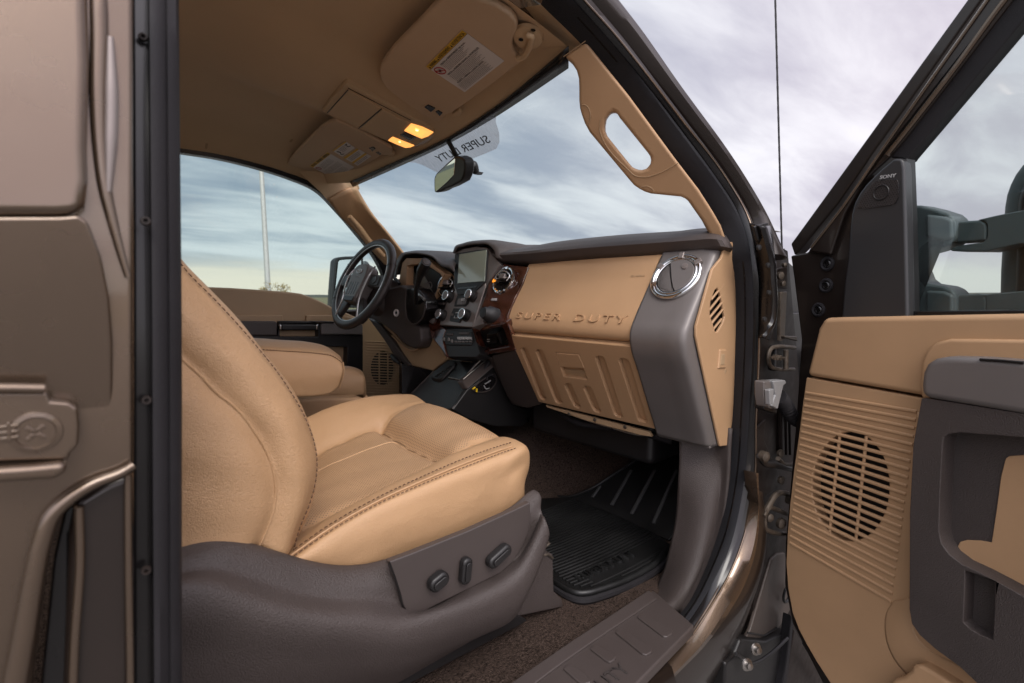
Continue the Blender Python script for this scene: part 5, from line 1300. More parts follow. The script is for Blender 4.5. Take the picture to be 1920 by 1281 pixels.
slab('armrest_cap', D7((528, 463), (526, 430), (530, 395), (542, 370), (565, 355), (600, 349), (700, 352), (823, 362), (1100, 372), (1100, 545), (823, 514), (560, 470), off=.066), -dn * .05, silverg, pd, bevel=.010, seg=5, label='satin grey cap on top of the armrest pull')
tube('cap_mark', D7((697, 357), (750, 360), (823, 366), off=.0655), .002, blackg, pd)
# tow mirror outside the glass
mirm = mat('mirror_housing', (.075, .090, .096), .5, grain=('n', 700, .4, .0006), vary=.06)
tm = thing('tow_mirror', 'large dark tow mirror on double arms outside the open passenger door glass', 'side mirror', at(1760, 560, f=fd(-.15)))
def M6(*p, off=-.1): return on(d6(*p), f=fd(off))
slab('mount', M6((512, 795), (545, 795), (600, 808), (655, 826), (680, 846), (684, 870), (682, 925), (660, 948), (600, 970), (532, 988), (532, 1010), (540, 1050), (552, 1080), (575, 1098), (640, 1108), (672, 1122), (684, 1142), (684, 1230), (512, 1230), off=-.09), -dn * .05, mirm, tm, bevel=.008, seg=4)
slab('arm_clamp', M6((566, 828), (640, 838), (672, 850), (674, 925), (640, 935), (566, 918), off=-.085), -dn * .02, mirm, tm, bevel=.006)
slab('arm_clamp', M6((566, 1124), (640, 1128), (674, 1142), (674, 1230), (566, 1230), off=-.085), -dn * .02, mirm, tm, bevel=.006)
for dy, h in ((0, 0), (285, 0)):
    slab('arm', M6((680, 858 + dy), (780, 852 + dy), (800, 862 + dy), (806, 880 + dy), (804, 932 + dy), (684, 942 + dy), off=-.10), -dn * .035, mirm, tm, bevel=.006)
slab('arm_bracket', M6((768, 852), (835, 836), (935, 816), (1010, 806), (1010, 950), (935, 944), (860, 960), (800, 974), (672, 973), (658, 966), (690, 952), (790, 938), (806, 920), (806, 870), (795, 856), off=-.10), -dn * .05, mirm, tm, bevel=.006)
slab('arm_bracket', M6((720, 1143), (800, 1140), (935, 1128), (1010, 1122), (1010, 1240), (800, 1240), (800, 1152), off=-.10), -dn * .05, mirm, tm, bevel=.006)
slab('mirror_head', M6((845, 845), (848, 800), (856, 752), (870, 712), (890, 672), (918, 634), (955, 606), (1010, 585), (1200, 580), (1200, 1240), (828, 1240), (832, 1050), (838, 950), off=-.15), -dn * .12, mirm, tm, bevel=.03, seg=5)
slab('head_trim', M6((915, 780), (935, 700), (1010, 650), (1200, 640), (1200, 1240), (900, 1240), off=-.14), -dn * .08, black, tm, bevel=.02, seg=4)

# ================================================================== hinge area
hg_ = thing('door_hinges', 'dark steel hinges, check strap and wiring boot joining the open door to the cab', 'door hinges', (1.17, -.93, .9))
def H4(*p, y=-.925): return on(d4(*p), y=y)
def H5(*p, y=-.925): return on(d5(*p), y=y)
tube('hinge_bracket', H4((470, 992), (400, 985), (320, 985), (280, 1000), (266, 1025), (262, 1100), (280, 1140), (320, 1160), (400, 1166), (465, 1166)), .0042, steel_d, hg_, n=8)
box('hinge_knuckle', H4((375, 1072))[0] + V((0, .012, 0)), (.05, .02, .055), black, hg_, bevel=.006)
tube('hinge_pin', H4((400, 1010), (400, 1160), y=-.935), .005, steel_d, hg_, n=10, smooth_path=False)
tube('hinge_bolt', H4((292, 1068), (385, 1075), y=-.94), .0028, steel_d, hg_, n=8, smooth_path=False)
for q in ((300, 1068), (320, 1070), (345, 1072)): lathe('nut', [(.006, 0), (.006, .004), (.003, .005)], H4(q, y=-.938)[0], (0, -1, 0), steel_d, hg_, n=6)
tube('hinge_bracket', H5((302, 582), (250, 562), (222, 556), (207, 572), (205, 610), (208, 640), (225, 652), (298, 664)), .0052, steel_d, hg_, n=8)
tube('hinge_bracket', H5((200, 590), (225, 545), (250, 505), (290, 495), (305, 500)), .0062, steel_d, hg_, n=8)
lathe('hinge_bolt', [(.012, 0), (.012, .008), (.006, .012), (.001, .012)], H5((268, 618))[0], (-.3, -1, 0), steel_d, hg_, n=12)
lathe('hinge_bolt', [(.009, 0), (.009, .006), (.004, .01), (.001, .01)], H5((222, 595))[0], (-.3, -1, 0), steel_d, hg_, n=12)
lathe('hinge_bolt', [(.010, 0), (.010, .006), (.004, .01), (.001, .01)], H5((302, 520))[0], (-.3, -1, 0), steel_d, hg_, n=12)
tube('check_strap', H5((185, 340), (205, 370), (250, 378), (300, 392), (335, 398)), [.006, .008, .006, .007], black, hg_, n=10)
tube('check_strap', H5((262, 352), (290, 378), (330, 372)), .005, steel_d, hg_, n=8)
lathe('strap_pivot', [(.011, 0), (.011, .012), (.004, .016), (.001, .016)], H5((192, 340))[0], (-.2, -1, 0), steel_d, hg_, n=12)
slab('wiring_connector', H5((241, 32), (292, 28), (300, 40), (286, 52), (262, 150), (236, 136), (252, 90), y=-.945), (0, .02, 0), greyplug, hg_, bevel=.003)
slab('wiring_connector', H5((205, 34), (240, 30), (238, 150), (212, 138), (205, 90), y=-.94), (0, .02, 0), silverg, hg_, bevel=.003)
slab('connector_latch', H5((226, 70), (246, 64), (242, 128), (230, 132), y=-.950), (0, .01, 0), greyplug, hg_, bevel=.002)
slab('connector_shadow_box', H5((204, 120), (262, 150), (258, 168), (205, 150), y=-.935), (0, .02, 0), black, hg_, bevel=.003)
rads = []
for i in range(17): rads += [.0165, .0125]
tube('wiring_boot', H5((262, 95), (285, 120), (310, 165), (335, 190), (362, 200), y=-.93), rads, rubber, hg_, n=16, res=68)
for x0, x1 in ((276, 288), (296, 304), (312, 322)):
    slab('pillar_bead', H5((x0, 130), (x1, 130), (x1 + 4, 340), (x0 + 4, 340), y=-.905), (0, .01, 0), shut_shadem, hg_, bevel=.003)
for q, r_ in (((345, 415), .008), ((365, 478), .006), ((378, 330), .005)):
    lathe('bolt', [(r_, 0), (r_, .006), (r_ * .4, .008), (.001, .008)], H4(q, y=-.92)[0], (-.3, -1, 0), steel_d, hg_, n=12)
slab('upper_bracket', H4((322, 360), (415, 335), (418, 520), (330, 518), (318, 440), y=-.912), (0, .01, 0), shut_shadem, hg_, bevel=.004)
slab('seam_strip', H4((360, 545), (412, 540), (392, 930), (355, 940), y=-.91), (0, .008, 0), steel_d, hg_, bevel=.002)
slab('seam_strip', H4((390, 895), (490, 900), (498, 938), (440, 925), (392, 912), y=-.918), (0, .01, 0), steel_d, hg_, bevel=.003)
for q in ((268, 330, 12), (270, 440, 9)):
    lathe('bolt', [(.009, 0), (.009, .006), (.001, .008)], H5((q[0], q[1]), y=-.915)[0], (-.3, -1, 0), steel_d, hg_, n=10)
slab('pillar_step', H5((170, 230), (215, 190), (205, 270), (270, 420), (262, 480), (200, 520), (178, 470), (168, 300), y=-.902), (0, .008, 0), shut_shadem, hg_, bevel=.005, seg=3)
# shiny black cowl piece high in the shut line
sc = [H4((120, -10), (150, 120), (178, 260), (190, 400), (192, 600), (192, 780), (190, 915), y=-.915), H4((190, 10), (225, 150), (262, 300), (272, 450), (280, 620), (268, 790), (215, 912), y=-.940), H4((258, 20), (290, 160), (306, 330), (314, 480), (316, 640), (305, 770), (250, 930), y=-.918)]
cw = loft('cowl_cover', sc, blackg, hg_, nu=36, nv=14, solid=.004, offset=1, label='glossy black cowl cover with push pins')
for q in ((176, 190), (250, 332), (257, 552), (222, 765)):
    lathe('push_pin', [(.0055, 0), (.005, .004), (.001, .005)], H4(q, y=-.942)[0], (-.2, -1, 0), black, cw, n=12)
slab('cowl_flap', H4((150, 22), (180, 5), (258, -12), (270, 40), (300, 110), (305, 160), (262, 150), (215, 160), (180, 130), y=-.935), (0, .006, 0), black, hg_, bevel=.002, label='torn black cowl flap')
# lower fender liner seen through the gap
slab('fender_liner', H5((236, 770), (262, 745), (292, 742), (312, 850), (322, 965), (296, 1010), (250, 1078), (210, 1108), (130, 1098), (150, 1060), (180, 960), y=-.90), (0, .01, 0), grayin, hg_, bevel=.004, label='grey brown inner fender piece low in the gap')
tube('liner_crease', H5((136, 1072), (205, 1084), (258, 1052), y=-.902), .0016, black, hg_, n=6, smooth_path=False)
slab('lower_cover', H5((88, 1158), (110, 1100), (215, 1108), (302, 1066), (318, 1100), (290, 1281), (280, 1340), (40, 1340), (46, 1200), y=-.915), (0, .03, 0), black, hg_, bevel=.006, label='black plastic cover at the foot of the hinge pillar')
tube('cover_edge', H5((88, 1160), (160, 1200), (230, 1160), (300, 1095), y=-.93), .004, black, hg_, n=8)
for q in ((170, 1140), (133, 1204)):
    b_ = lathe('flange_bolt', [(.013, 0), (.012, .002), (.007, .003), (.007, .010), (.001, .011)], H5(q, y=-.938)[0], (-.4, -1, .2), steel, hg_, n=14)
ring('liner_grommet', H5((298, 915), y=-.91)[0], (0, -1, 0), .018, .003, black, hg_, N=24, M=6)
slab('door_edge_seal', H5((318, 1000), (328, 1030), (300, 1281), (290, 1340), (270, 1340), (296, 1200), y=-.93), (0, .02, 0), rubber, hg_, bevel=.003)
slab('pillar_lower_panel', H5((330, 1060), (400, 1180), (450, 1281), (480, 1340), (285, 1340), y=-.90), (0, .01, 0), shut_shadem, hg_, bevel=.003)
tube('rubber_weatherstrip', H5((392, 1150), (420, 1200), (455, 1255), (490, 1300), y=-.935), .006, rubber, hg_, n=8)

# ================================================================== closed rear door edge at the left
rd = thing('rear_door', 'bronze edge of the closed rear door at the left with latch cover and black seal', 'door', (0, -.93, .8))
fl_ = lambda off: fP(off)
def LU(*p, off=-.03): return on(p, f=fP(off))
slab('door_edge', on([(-260, -160), (250, -160), (250, 300), (250, 880), (240, 885), (140, 935), (120, 950), (100, 975), (60, 1281), (40, 1450), (-260, 1450)], y=-.925), (0, .02, 0), paint, rd, bevel=.006, seg=4, label='blurred bronze painted door edge')
slab('upper_stamping', on([(-260, -160), (162, -160), (164, 0), (167, 120), (165, 200), (163, 280), (165, 340), (158, 385), (146, 400), (110, 403), (-260, 403)], f=plane((0, -.940, 1.57), V((0, -1, .07)).normalized())), (0, .03, 0), paint, rd, bevel=.009, seg=6, label='raised upper stamping of the door edge')
tube('edge_crease_glint', on([(178, -160), (186, 60), (184, 180), (188, 280), (196, 350), (212, 420), (228, 480), (240, 520)], y=-.926), [.003, .005, .005, .004, .002], paint, rd, n=12)
tube('edge_crease_glint', on([(207, 70), (209, 180), (206, 300), (203, 360)], y=-.928), [.002, .004, .004, .002], silverp, rd, n=10)  # silver tube stands in for the bright reflection along the door edge
slab('middle_stamping', on([(-260, 405), (112, 405), (148, 402), (165, 415), (190, 480), (206, 560), (212, 640), (212, 850), (180, 888), (112, 922), (75, 958), (55, 1020), (35, 1150), (12, 1281), (-20, 1450), (-260, 1450)], f=plane((0, -.930, 1.43), V((0, -1, -.14)).normalized())), (0, .03, 0), paint, rd, bevel=.013, seg=7, label='recessed middle stamping of the door edge')
# latch cover
COVO = .006
cv_ = [(-60, 735), (88, 735), (96, 752), (130, 755), (146, 765), (149, 800), (147, 835), (132, 850), (128, 862), (-60, 868)]
lc = slab('latch_cover', on(cv_, y=-.938), (0, .012, 0), paint, rd, bevel=.0022, seg=3, label='flat latch cover plate with round embossed cap')
tube('cover_lip', on([(-60, 728), (30, 728), (84, 729)], y=-.940), .0032, paint, lc, n=10, smooth_path=False)
slab('cover_shelf', on([(-60, 882), (60, 874), (126, 868), (124, 890), (100, 900), (-60, 912)], y=-.948), (0, .02, 0), paint, lc, bevel=.004, seg=3)
pc_ = at(67, 811, y=-.938)
lathe('embossed_cap', [(.0135, -.001), (.0128, .0012), (.0100, .0016), (.0092, .0006), (.001, .0006)], pc_, (0, -1, 0), paint, lc, n=32)
cm = frame_of((0, -1, 0), (1, 0, 0))
for k in range(4):
    a1 = R(45 + 90 * k); box('cap_cross', pc_ + V((math.cos(a1) * .0035, -.0008, math.sin(a1) * .0035)), (.0048, .0014, .0026), paint, lc, rot=Matrix.Rotation(-a1, 3, 'Y'), bevel=.0006)
for k in range(3):
    box('cover_mark', at(12, 800 + 11 * k, y=-.9395), (.011, .002, .0018), paint, lc, bevel=.0005)
box('cover_mark', at(17, 810, y=-.9397), (.0018, .002, .012), paint, lc, bevel=.0005)
# flange that curves round to the lower panel
tube('door_flange_edge', on([(252, 872), (225, 888), (180, 905), (130, 935), (98, 965), (80, 1010), (62, 1090), (45, 1190), (25, 1300), (5, 1450)], y=-.932), [.003, .005, .006, .007, .007], paint, rd, n=14, label='rounded flange curving down the door edge')
slab('lower_gap', on([(250, 880), (150, 935), (120, 960), (100, 1050), (60, 1450), (130, 1450), (130, 1000), (250, 890)], y=-.915), (0, .01, 0), blackg, rd, bevel=.002)
slab('lower_panel', on([(250, 884), (200, 905), (140, 940), (128, 1000), (118, 1281), (112, 1450), (252, 1450)], y=-.922), (0, .02, 0), paint_d, rd, bevel=.006, seg=3, label='dark lower painted panel beside the seal')
tube('panel_bead', on([(148, 950), (150, 1050), (140, 1200), (132, 1450)], y=-.925), .003, paint, rd, n=10)
tube('panel_bead', on([(240, 890), (241, 1050), (244, 1250), (246, 1450)], y=-.926), .0025, paint, rd, n=10)
0 and box('panel_label_plate', at(190, 1200, y=-.924), (.040, .003, .040), paint_d, rd, bevel=.002)
# black seal strip
def vpath(us): return us
Aa = on([(247, -160), (249, 200), (250, 640), (250, 1000), (251, 1450)], f=fP(-.022)); Ab = on([(276, -160), (279, 200), (283, 640), (285, 1000), (288, 1450)], f=fP(-.020))
Ac = on([(334, -160), (337, 200), (341, 640), (341, 1000), (341, 1450)], f=fP(-.012))
band('seal_channel', Aa, Ab, blackg, rd, (out_p, [(0, .0), (.15, -.004), (.85, -.004), (1, .0), (1, -.02), (0, -.02)]), nu=40, label='dark channel of the seal with push pins')
band('door_seal', Ab, Ac, rubber, rd, (out_p, [(0, -.002), (.06, .004), (.25, .0055), (.5, .003), (.56, .001), (.62, .003), (.9, .002), (1, -.004), (1, -.03), (0, -.02)]), nu=40, label='smooth black rubber seal strip beside the seat')
for q in ((268, 68), (273, 414), (275, 751), (274, 1071)):
    c_ = at(*q, f=fP(-.0255)); lathe('push_pin', [(.0034, -.002), (.0028, .0004), (.0016, .0004), (.001, -.002)], c_, out_p, shut_shadem, rd, n=16)

# ================================================================== driver door
ddr = thing('driver_door', 'closed driver door with tan upper trim, dark armrest and ribbed speaker grille', 'door', (.6, .88, .85))
def E4(*p, y=.84): return on(e4(*p), y=y)
slab('trim_upper', E4((-400, 470), (0, 474), (240, 484), (450, 492), (800, 515), (1000, 531), (1110, 546), (1200, 576), (1300, 621), (1400, 673), (1520, 720), (1700, 800), (1700, 960), (-400, 960)), (0, .05, 0), tan_dark, ddr, bevel=.010, seg=4, label='tan upper trim of the driver door')
slab('trim_step', E4((-400, 745), (940, 745), (945, 800), (1150, 800), (1155, 745), (1500, 745), (1700, 800), (1700, 860), (-400, 860), y=.825), (0, .03, 0), tan_dark, ddr, bevel=.005, seg=3)
slab('trim_lower', on([(250, 620), (690, 640), (830, 700), (830, 900), (250, 900)], y=.848), (0, .04, 0), tan_dark, ddr, bevel=.004)
slab('armrest_box', E4((-400, 800), (520, 800), (880, 802), (888, 835), (888, 935), (-400, 935), y=.79), (0, .05, 0), umber_s, ddr, bevel=.006, seg=3, label='dark armrest of the driver door')
slab('armrest_panel', E4((1290, 822), (1400, 815), (1670, 820), (1680, 850), (1680, 926), (1292, 926), y=.79), (0, .05, 0), silverg, ddr, bevel=.006, seg=3)
slab_holes('armrest_body', E4((-400, 930), (888, 930), (900, 800), (1205, 800), (1290, 830), (1292, 925), (1680, 925), (1680, 1500), (-400, 1500), y=.80), [E4((912, 830), (1265, 830), (1265, 945), (912, 945), y=.80), E4((1290, 1035), (1535, 1040), (1530, 1225), (1480, 1225), (1400, 1225), (1290, 1225), y=.80)], (0, .05, 0), black, ddr, bevel=.004, label='dark lower armrest body with pull opening')
slab('pull_bar', E4((930, 830), (1250, 832), (1255, 885), (930, 885), y=.785), (0, .02, 0), black, ddr, bevel=.006, seg=4)
for x in (918, 1256):
    slab('bar_end', E4((x - 10, 832), (x + 12, 832), (x + 12, 880), (x - 10, 880), y=.782), (0, .02, 0), chrome, ddr, bevel=.003)
slab('switch_row', E4((1210, 800), (1420, 803), (1420, 818), (1210, 812), y=.785), (0, .04, 0), black, ddr, bevel=.002)
sg = slab_holes('speaker_panel', on(c4((283, 700), (330, 700), (545, 1000), (548, 1320), (283, 1320)), y=.825), [on(c4(*ell(420, 1035, 80, 115, 28)), y=.825)], (0, .02, 0), tan_dark, ddr, bevel=.003, label='ribbed speaker panel low on the driver door')
slab('speaker_cone', on(c4(*ell(420, 1035, 88, 124, 28)), y=.842), (0, .002, 0), black, sg, bevel=0)
for i in range(24):
    v_ = 855 + 18 * i
    a_, b_ = on(c4((306, v_), (536, v_ + 8)), y=.824); tube('rib', [a_, b_], .0028, tan_dark, sg, n=6, smooth_path=False)
for x in (395, 452): tube('grille_bar', on(c4((x, 925), (x, 1145)), y=.826), .0035, tan_dark, sg, n=6, smooth_path=False)
box('door_shell', (.50, .895, 1.10), (1.25, .05, .62), paint_d, ddr, bevel=.01)
# window frame and glass
wtopf = [(240, 272), (341, 288), (400, 297), (480, 316), (540, 335), (590, 357), (632, 398), (668, 440), (692, 470), (710, 500), (722, 530)]
wt_out = [(240, 262), (341, 280), (400, 289), (480, 307), (545, 327), (600, 352), (640, 388), (676, 430), (702, 462), (724, 498), (736, 530)]
band('window_frame', on(wt_out, f=fD(-.01)), on(wtopf, f=fD(-.01)), blackg, ddr, (V((0, -1, 0)), [(0, .012), (1, .012), (1, -.02), (0, -.02)]), nu=50, label='black seal around the driver window')
gpts = on(wtopf, f=fD(-.012)) + on([(730, 610), (240, 610)], f=fD(-.012))
slab('window_glass', gpts, (0, .004, 0), glassm, ddr, bevel=0, smooth=False, label='tinted driver window glass')
dm = thing('driver_mirror', 'driver side tow mirror with tall glass seen past the steering wheel', 'side mirror', at(690, 560, y=1.1))
def Y1(*p, y=1.10): return on(d1(*p), y=y)
mp = plane3(at(*d1((190, 420))[0], y=1.20), at(*d1((160, 990))[0], y=1.20), at(*d1((480, 400))[0], y=1.04))
mo_ = on(d1((140, 1010), (150, 800), (178, 450), (190, 415), (225, 398), (300, 390), (480, 383), (520, 390), (520, 1010)), f=mp)
mi_ = on(d1((175, 805), (212, 455), (225, 440), (300, 430), (500, 418), (500, 815)), f=mp)
nm_ = (at(300, 600, f=mp) - CAM).normalized(); nm_ = V((nm_.x, nm_.y, 0)).normalized()
slab_holes('mirror_frame', mo_, [mi_], nm_ * .03, black, dm, bevel=.008, seg=4)
mg_ = [p + nm_ * .010 for p in on(d1((165, 820), (205, 440), (510, 405), (510, 830)), f=mp)]
slab('mirror_glass', mg_, nm_ * .004, mirrorm, dm, bevel=0, smooth=False)
slab('mirror_shell', [p + nm_ * .020 for p in mo_], nm_ * .07, black, dm, bevel=.02, seg=4)
slab('mirror_arm', Y1((500, 480), (540, 440), (580, 450), (605, 490), (615, 560), (612, 700), (500, 700), y=1.06), (.0, .05, 0), mirm, dm, bevel=.01, seg=4)
# ================================================================== sun visors
VZ = lambda d=0.0: (lambda p: p.z - (1.985 - .14 * (p.x - .5)) + d)
vn = V((.14, 0, 1)).normalized()
def C3(*p, d=0.0): return on(c3(*p), f=VZ(d))
pv = thing('sun_visor', 'large passenger sun visor with yellow and white warning label, beside the grab handle', 'sun visor', at(840, 110, f=VZ()), 'sun visors folded up against the ceiling')
slab('panel', C3((1040, -140), (980, 0), (920, 65), (860, 130), (780, 210), (700, 290), (655, 350), (622, 400), (614, 440), (622, 485), (650, 530), (700, 572), (780, 630), (870, 690), (930, 722), (970, 735), (992, 722), (1008, 696), (1050, 680), (1150, 612), (1300, 503), (1460, 382), (1458, 368), (1438, 340), (1415, 300), (1408, 270), (1415, 235), (1434, 195), (1442, 165), (1432, 130), (1400, 90), (1320, 40), (1220, 0), (1150, -60), (1100, -140)), vn * .016, visorm, pv, bevel=.0065, seg=4, label='brown vinyl visor panel')
tube('visor_rod', [p for p in C3((1500, 215), (1520, 215), (1522, 250), (1505, 300), (1470, 345), (1440, 355), d=.004)], .0058, consolem, pv, n=10)
lathe('rod_base', [(.030, 0), (.028, -.006), (.020, -.010), (.001, -.010)], C3((1505, 215), d=-.012)[0], vn, consolem, pv, n=20, sx=1.3)
for q in ((1462, 240), (1535, 182)): lathe('screw_hole', [(.005, 0), (.001, 0)], C3(q, d=.0)[0], -vn, blackg, pv, n=10)
slab('clip_slot', C3((862, 640), (885, 628), (1000, 680), (1005, 695), (965, 735), (868, 665), d=.001), vn * .006, visorm, pv, bevel=.002)
slab('clip_recess', C3((882, 645), (905, 632), (948, 652), (922, 676), d=.0025), vn * .003, blackg, pv, bevel=.001)
slab('clip_recess', C3((948, 672), (965, 665), (992, 680), (975, 700), d=.0025), vn * .003, blackg, pv, bevel=.001)
slab('visor_clip', C3((1050, 690), (1090, 665), (1110, 680), (1098, 700), (1072, 710), d=.0), vn * .012, consolem, pv, bevel=.003)
dv = thing('sun_visor', 'smaller driver sun visor with two warning labels, above the driver window', 'sun visor', at(640, 290, f=VZ()), 'sun visors folded up against the ceiling')
slab('panel', C3((55, 1022), (60, 985), (110, 920), (160, 870), (220, 808), (270, 762), (310, 738), (350, 728), (400, 745), (470, 778), (560, 825), (640, 868), (680, 888), (692, 905), (690, 930), (665, 936), (630, 934), (520, 1002), (440, 1050), (385, 1080), (345, 1094), (310, 1088), (260, 1074), (200, 1082), (150, 1062), (100, 1040)), vn * .014, visorm, dv, bevel=.006, seg=4, label='brown vinyl visor panel')
slab('clip_slot', C3((515, 890), (545, 875), (625, 915), (645, 930), (600, 930), d=.001), vn * .006, visorm, dv, bevel=.002)
slab('clip_recess', C3((548, 890), (575, 884), (590, 895), (572, 912), d=.0022), vn * .003, blackg, dv, bevel=.001)
slab('clip_recess', C3((588, 915), (608, 912), (625, 925), (615, 935), d=.0022), vn * .003, blackg, dv, bevel=.001)
slab('visor_clip', C3((655, 935), (690, 915), (705, 925), (700, 935), (680, 942), d=-.001), vn * .01, consolem, dv, bevel=.003)
class Lab:
    """flat printed label between four picture corners: top-left, top-right, bottom-right, bottom-left of its own reading direction"""
    def __init__(s, tl, tr, br, bl, par):
        s.c = [tl, tr, br, bl]; s.par = par
    def P(s, x, y, lift):
        a, b, c, d = s.c
        return (a.lerp(b, x)).lerp(d.lerp(c, x), y) - vn * lift
    def rect(s, nm, x0, y0, x1, y1, m, lift=.0006, th=.0004, par=None):
        q = [s.P(x0, y0, lift), s.P(x1, y0, lift), s.P(x1, y1, lift), s.P(x0, y1, lift)]
        return slab(nm, q, vn * th, m, par or s.par, bevel=0, smooth=False)
    def lines(s, rows, par, m=inkp, h=.007):
        pol = []
        for x0, x1, y in rows:
            # broken into word-length dashes
            r = random.Random(int(y * 999)); x = x0
            while x < x1:
                w = min(r.uniform(.015, .05), x1 - x)
                pol.append([s.P(x, y, .0009), s.P(x + w, y, .0009), s.P(x + w, y + h, .0009), s.P(x, y + h, .0009)]); x += w + .008
        return multi('print_lines', pol, m, par, kind='stuff')
    def word(s, t, x0, x1, y, hh, m, par):
        a = s.P(x0, y, .0009); b = s.P(x1, y, .0009); u_ = s.P(x0, y - .1, .0009) - a
        cap = (s.P(x0, y, 0) - s.P(x0, y - hh, 0)).length
        n_ = max(1, len(t)); size = cap / .70
        o = text('lettering', t, a, b - a, u_, size, .0001, m, par)
        me = o.data; wmax = max(v.co.x for v in me.vertices) if len(me.vertices) else 1
        sc = (b - a).length / (wmax * size)
        Mx = o.matrix_basis.copy(); Mx.col[0] = Mx.col[0] * sc; o.matrix_basis = Mx; W[o.name] = Mx.copy()
        return o
P_ = on(e1((160, 725), (740, 138), (1412, 637), (780, 1137)), f=VZ(.0012))
tl0, tr0, br0, bl0 = P_[0], P_[1], P_[2], P_[3]
lb = Lab(tl0, tr0, br0, bl0, pv)
base = lb.rect('warning_label', 0, 0, 1, 1, whitep, .0, .0005); base['label'] = 'white airbag warning label with yellow band'
lb.rect('yellow_band', 0, 0, 1, .105, yellowp, .0006, par=base)
lb.rect('band_rule', 0, .105, 1, .112, inkp, .0008, par=base)
lb.word('WARNING', .075, .26, .088, .066, inkp, base); lb.word('AVERTISSEMENT', .32, .63, .088, .066, inkp, base); lb.word('ADVERTENCIA', .69, .985, .088, .066, inkp, base)
for x in (.035, .285, .655): multi('warning_triangle', [[lb.P(x - .018, .088, .0009), lb.P(x + .020, .088, .0009), lb.P(x, .03, .0009)]], inkp, base)
lb.word('DEATH or SERIOUS INJURY can occur.', .225, .86, .205, .040, inkp, base)
lb.word('DECES ou BLESSURES GRAVES ou MORTELLES', .135, .93, .46, .040, inkp, base)
lb.word('MUERTE o HERIDAS o LESION GRAVE', .10, .78, .735, .040, inkp, base)
lb.lines([(.23, .80 - .05 * (k % 3), .225 + .030 * k) for k in range(6)] + [(.12, .86 - .05 * (k % 3), .485 + .030 * k) for k in range(7)] + [(.06, .80 - .06 * (k % 2), .76 + .030 * k) for k in range(7)], base)
cc = lb.P(.105, .26, .0009)
ux = (lb.P(1, 0, 0) - lb.P(0, 0, 0)).normalized()
ring('ban_ring', cc, -vn, .0125, .0012, redp, base, N=30, M=5)
tube('ban_bar', [cc + ux * .009 + V((.008, 0, 0)) - vn * .0004, cc - ux * .009 - V((.008, 0, 0)) - vn * .0004], .0010, redp, base, n=5, smooth_path=False)
multi('seat_pictogram', [[cc + V((-.006, -.002, 0)) - vn * .0004, cc + V((-.003, -.006, 0)) - vn * .0004, cc + V((.005, -.002, 0)) - vn * .0004, cc + V((.003, .002, 0)) - vn * .0004], [cc + V((.002, .001, 0)) - vn * .0004, cc + V((.007, .003, 0)) - vn * .0004, cc + V((.004, .007, 0)) - vn * .0004, cc + V((-.002, .005, 0)) - vn * .0004]], inkp, base)
# driver visor labels
Q_ = on(e2((190, 740), (490, 505), (955, 765), (630, 975)), f=VZ(.0012)); l2_ = Lab(Q_[0], Q_[1], Q_[2], Q_[3], dv)
b2_ = l2_.rect('warning_label', 0, 0, 1, 1, whitep, 0, .0005); b2_['label'] = 'white airbag warning label with yellow band'
l2_.rect('yellow_band', 0, 0, 1, .12, yellowp, .0006, par=b2_)
l2_.word('WARNING', .06, .30, .10, .07, inkp, b2_); l2_.word('AVERTISSEMENT', .36, .66, .10, .07, inkp, b2_); l2_.word('ADVERTENCIA', .71, .98, .10, .07, inkp, b2_)
l2_.lines([(.22, .80, .20 + .036 * k) for k in range(6)] + [(.10, .86, .47 + .036 * k) for k in range(6)] + [(.05, .80, .73 + .036 * k) for k in range(6)], b2_)
ring('ban_ring', l2_.P(.11, .26, .0009), -vn, .010, .0010, redp, b2_, N=24, M=5)
Q_ = on(e2((575, 480), (800, 318), (965, 435), (750, 585)), f=VZ(.0012)); l3_ = Lab(Q_[0], Q_[1], Q_[2], Q_[3], dv)
b3_ = l3_.rect('caution_label', 0, 0, 1, 1, whitep, 0, .0005); b3_['label'] = 'small label with rollover pictogram'
l3_.rect('yellow_band', 0, 0, 1, .12, yellowp, .0006, par=b3_)
l3_.lines([(.3, .72, .25), (.3, .7, .38), (.32, .72, .5), (.30, .68, .62)], b3_, h=.03)
tube('pictogram', [l3_.P(*q, .0009) for q in ((.12, .3), (.2, .5), (.1, .75), (.25, .85))], .0011, inkp, b3_, n=5)
tube('pictogram', [l3_.P(*q, .0009) for q in ((.75, .3), (.9, .25), (.8, .5), (.95, .6))], .0011, inkp, b3_, n=5)
Q_ = on(e2((768, 600), (1000, 440), (1245, 578), (1015, 742)), f=VZ(.0012)); l4_ = Lab(Q_[0], Q_[1], Q_[2], Q_[3], dv)
b4_ = l4_.rect('caution_label', 0, 0, 1, 1, whitep, 0, .0005); b4_['label'] = 'lower label with two yellow bands'
l4_.rect('yellow_band', 0, 0, 1, .14, yellowp, .0006, par=b4_); l4_.rect('yellow_band', 0, .56, 1, .70, yellowp, .0006, par=b4_)
l4_.lines([(.1, .9, .22), (.1, .85, .32), (.1, .8, .42), (.1, .9, .76), (.1, .85, .86)], b4_, h=.03)

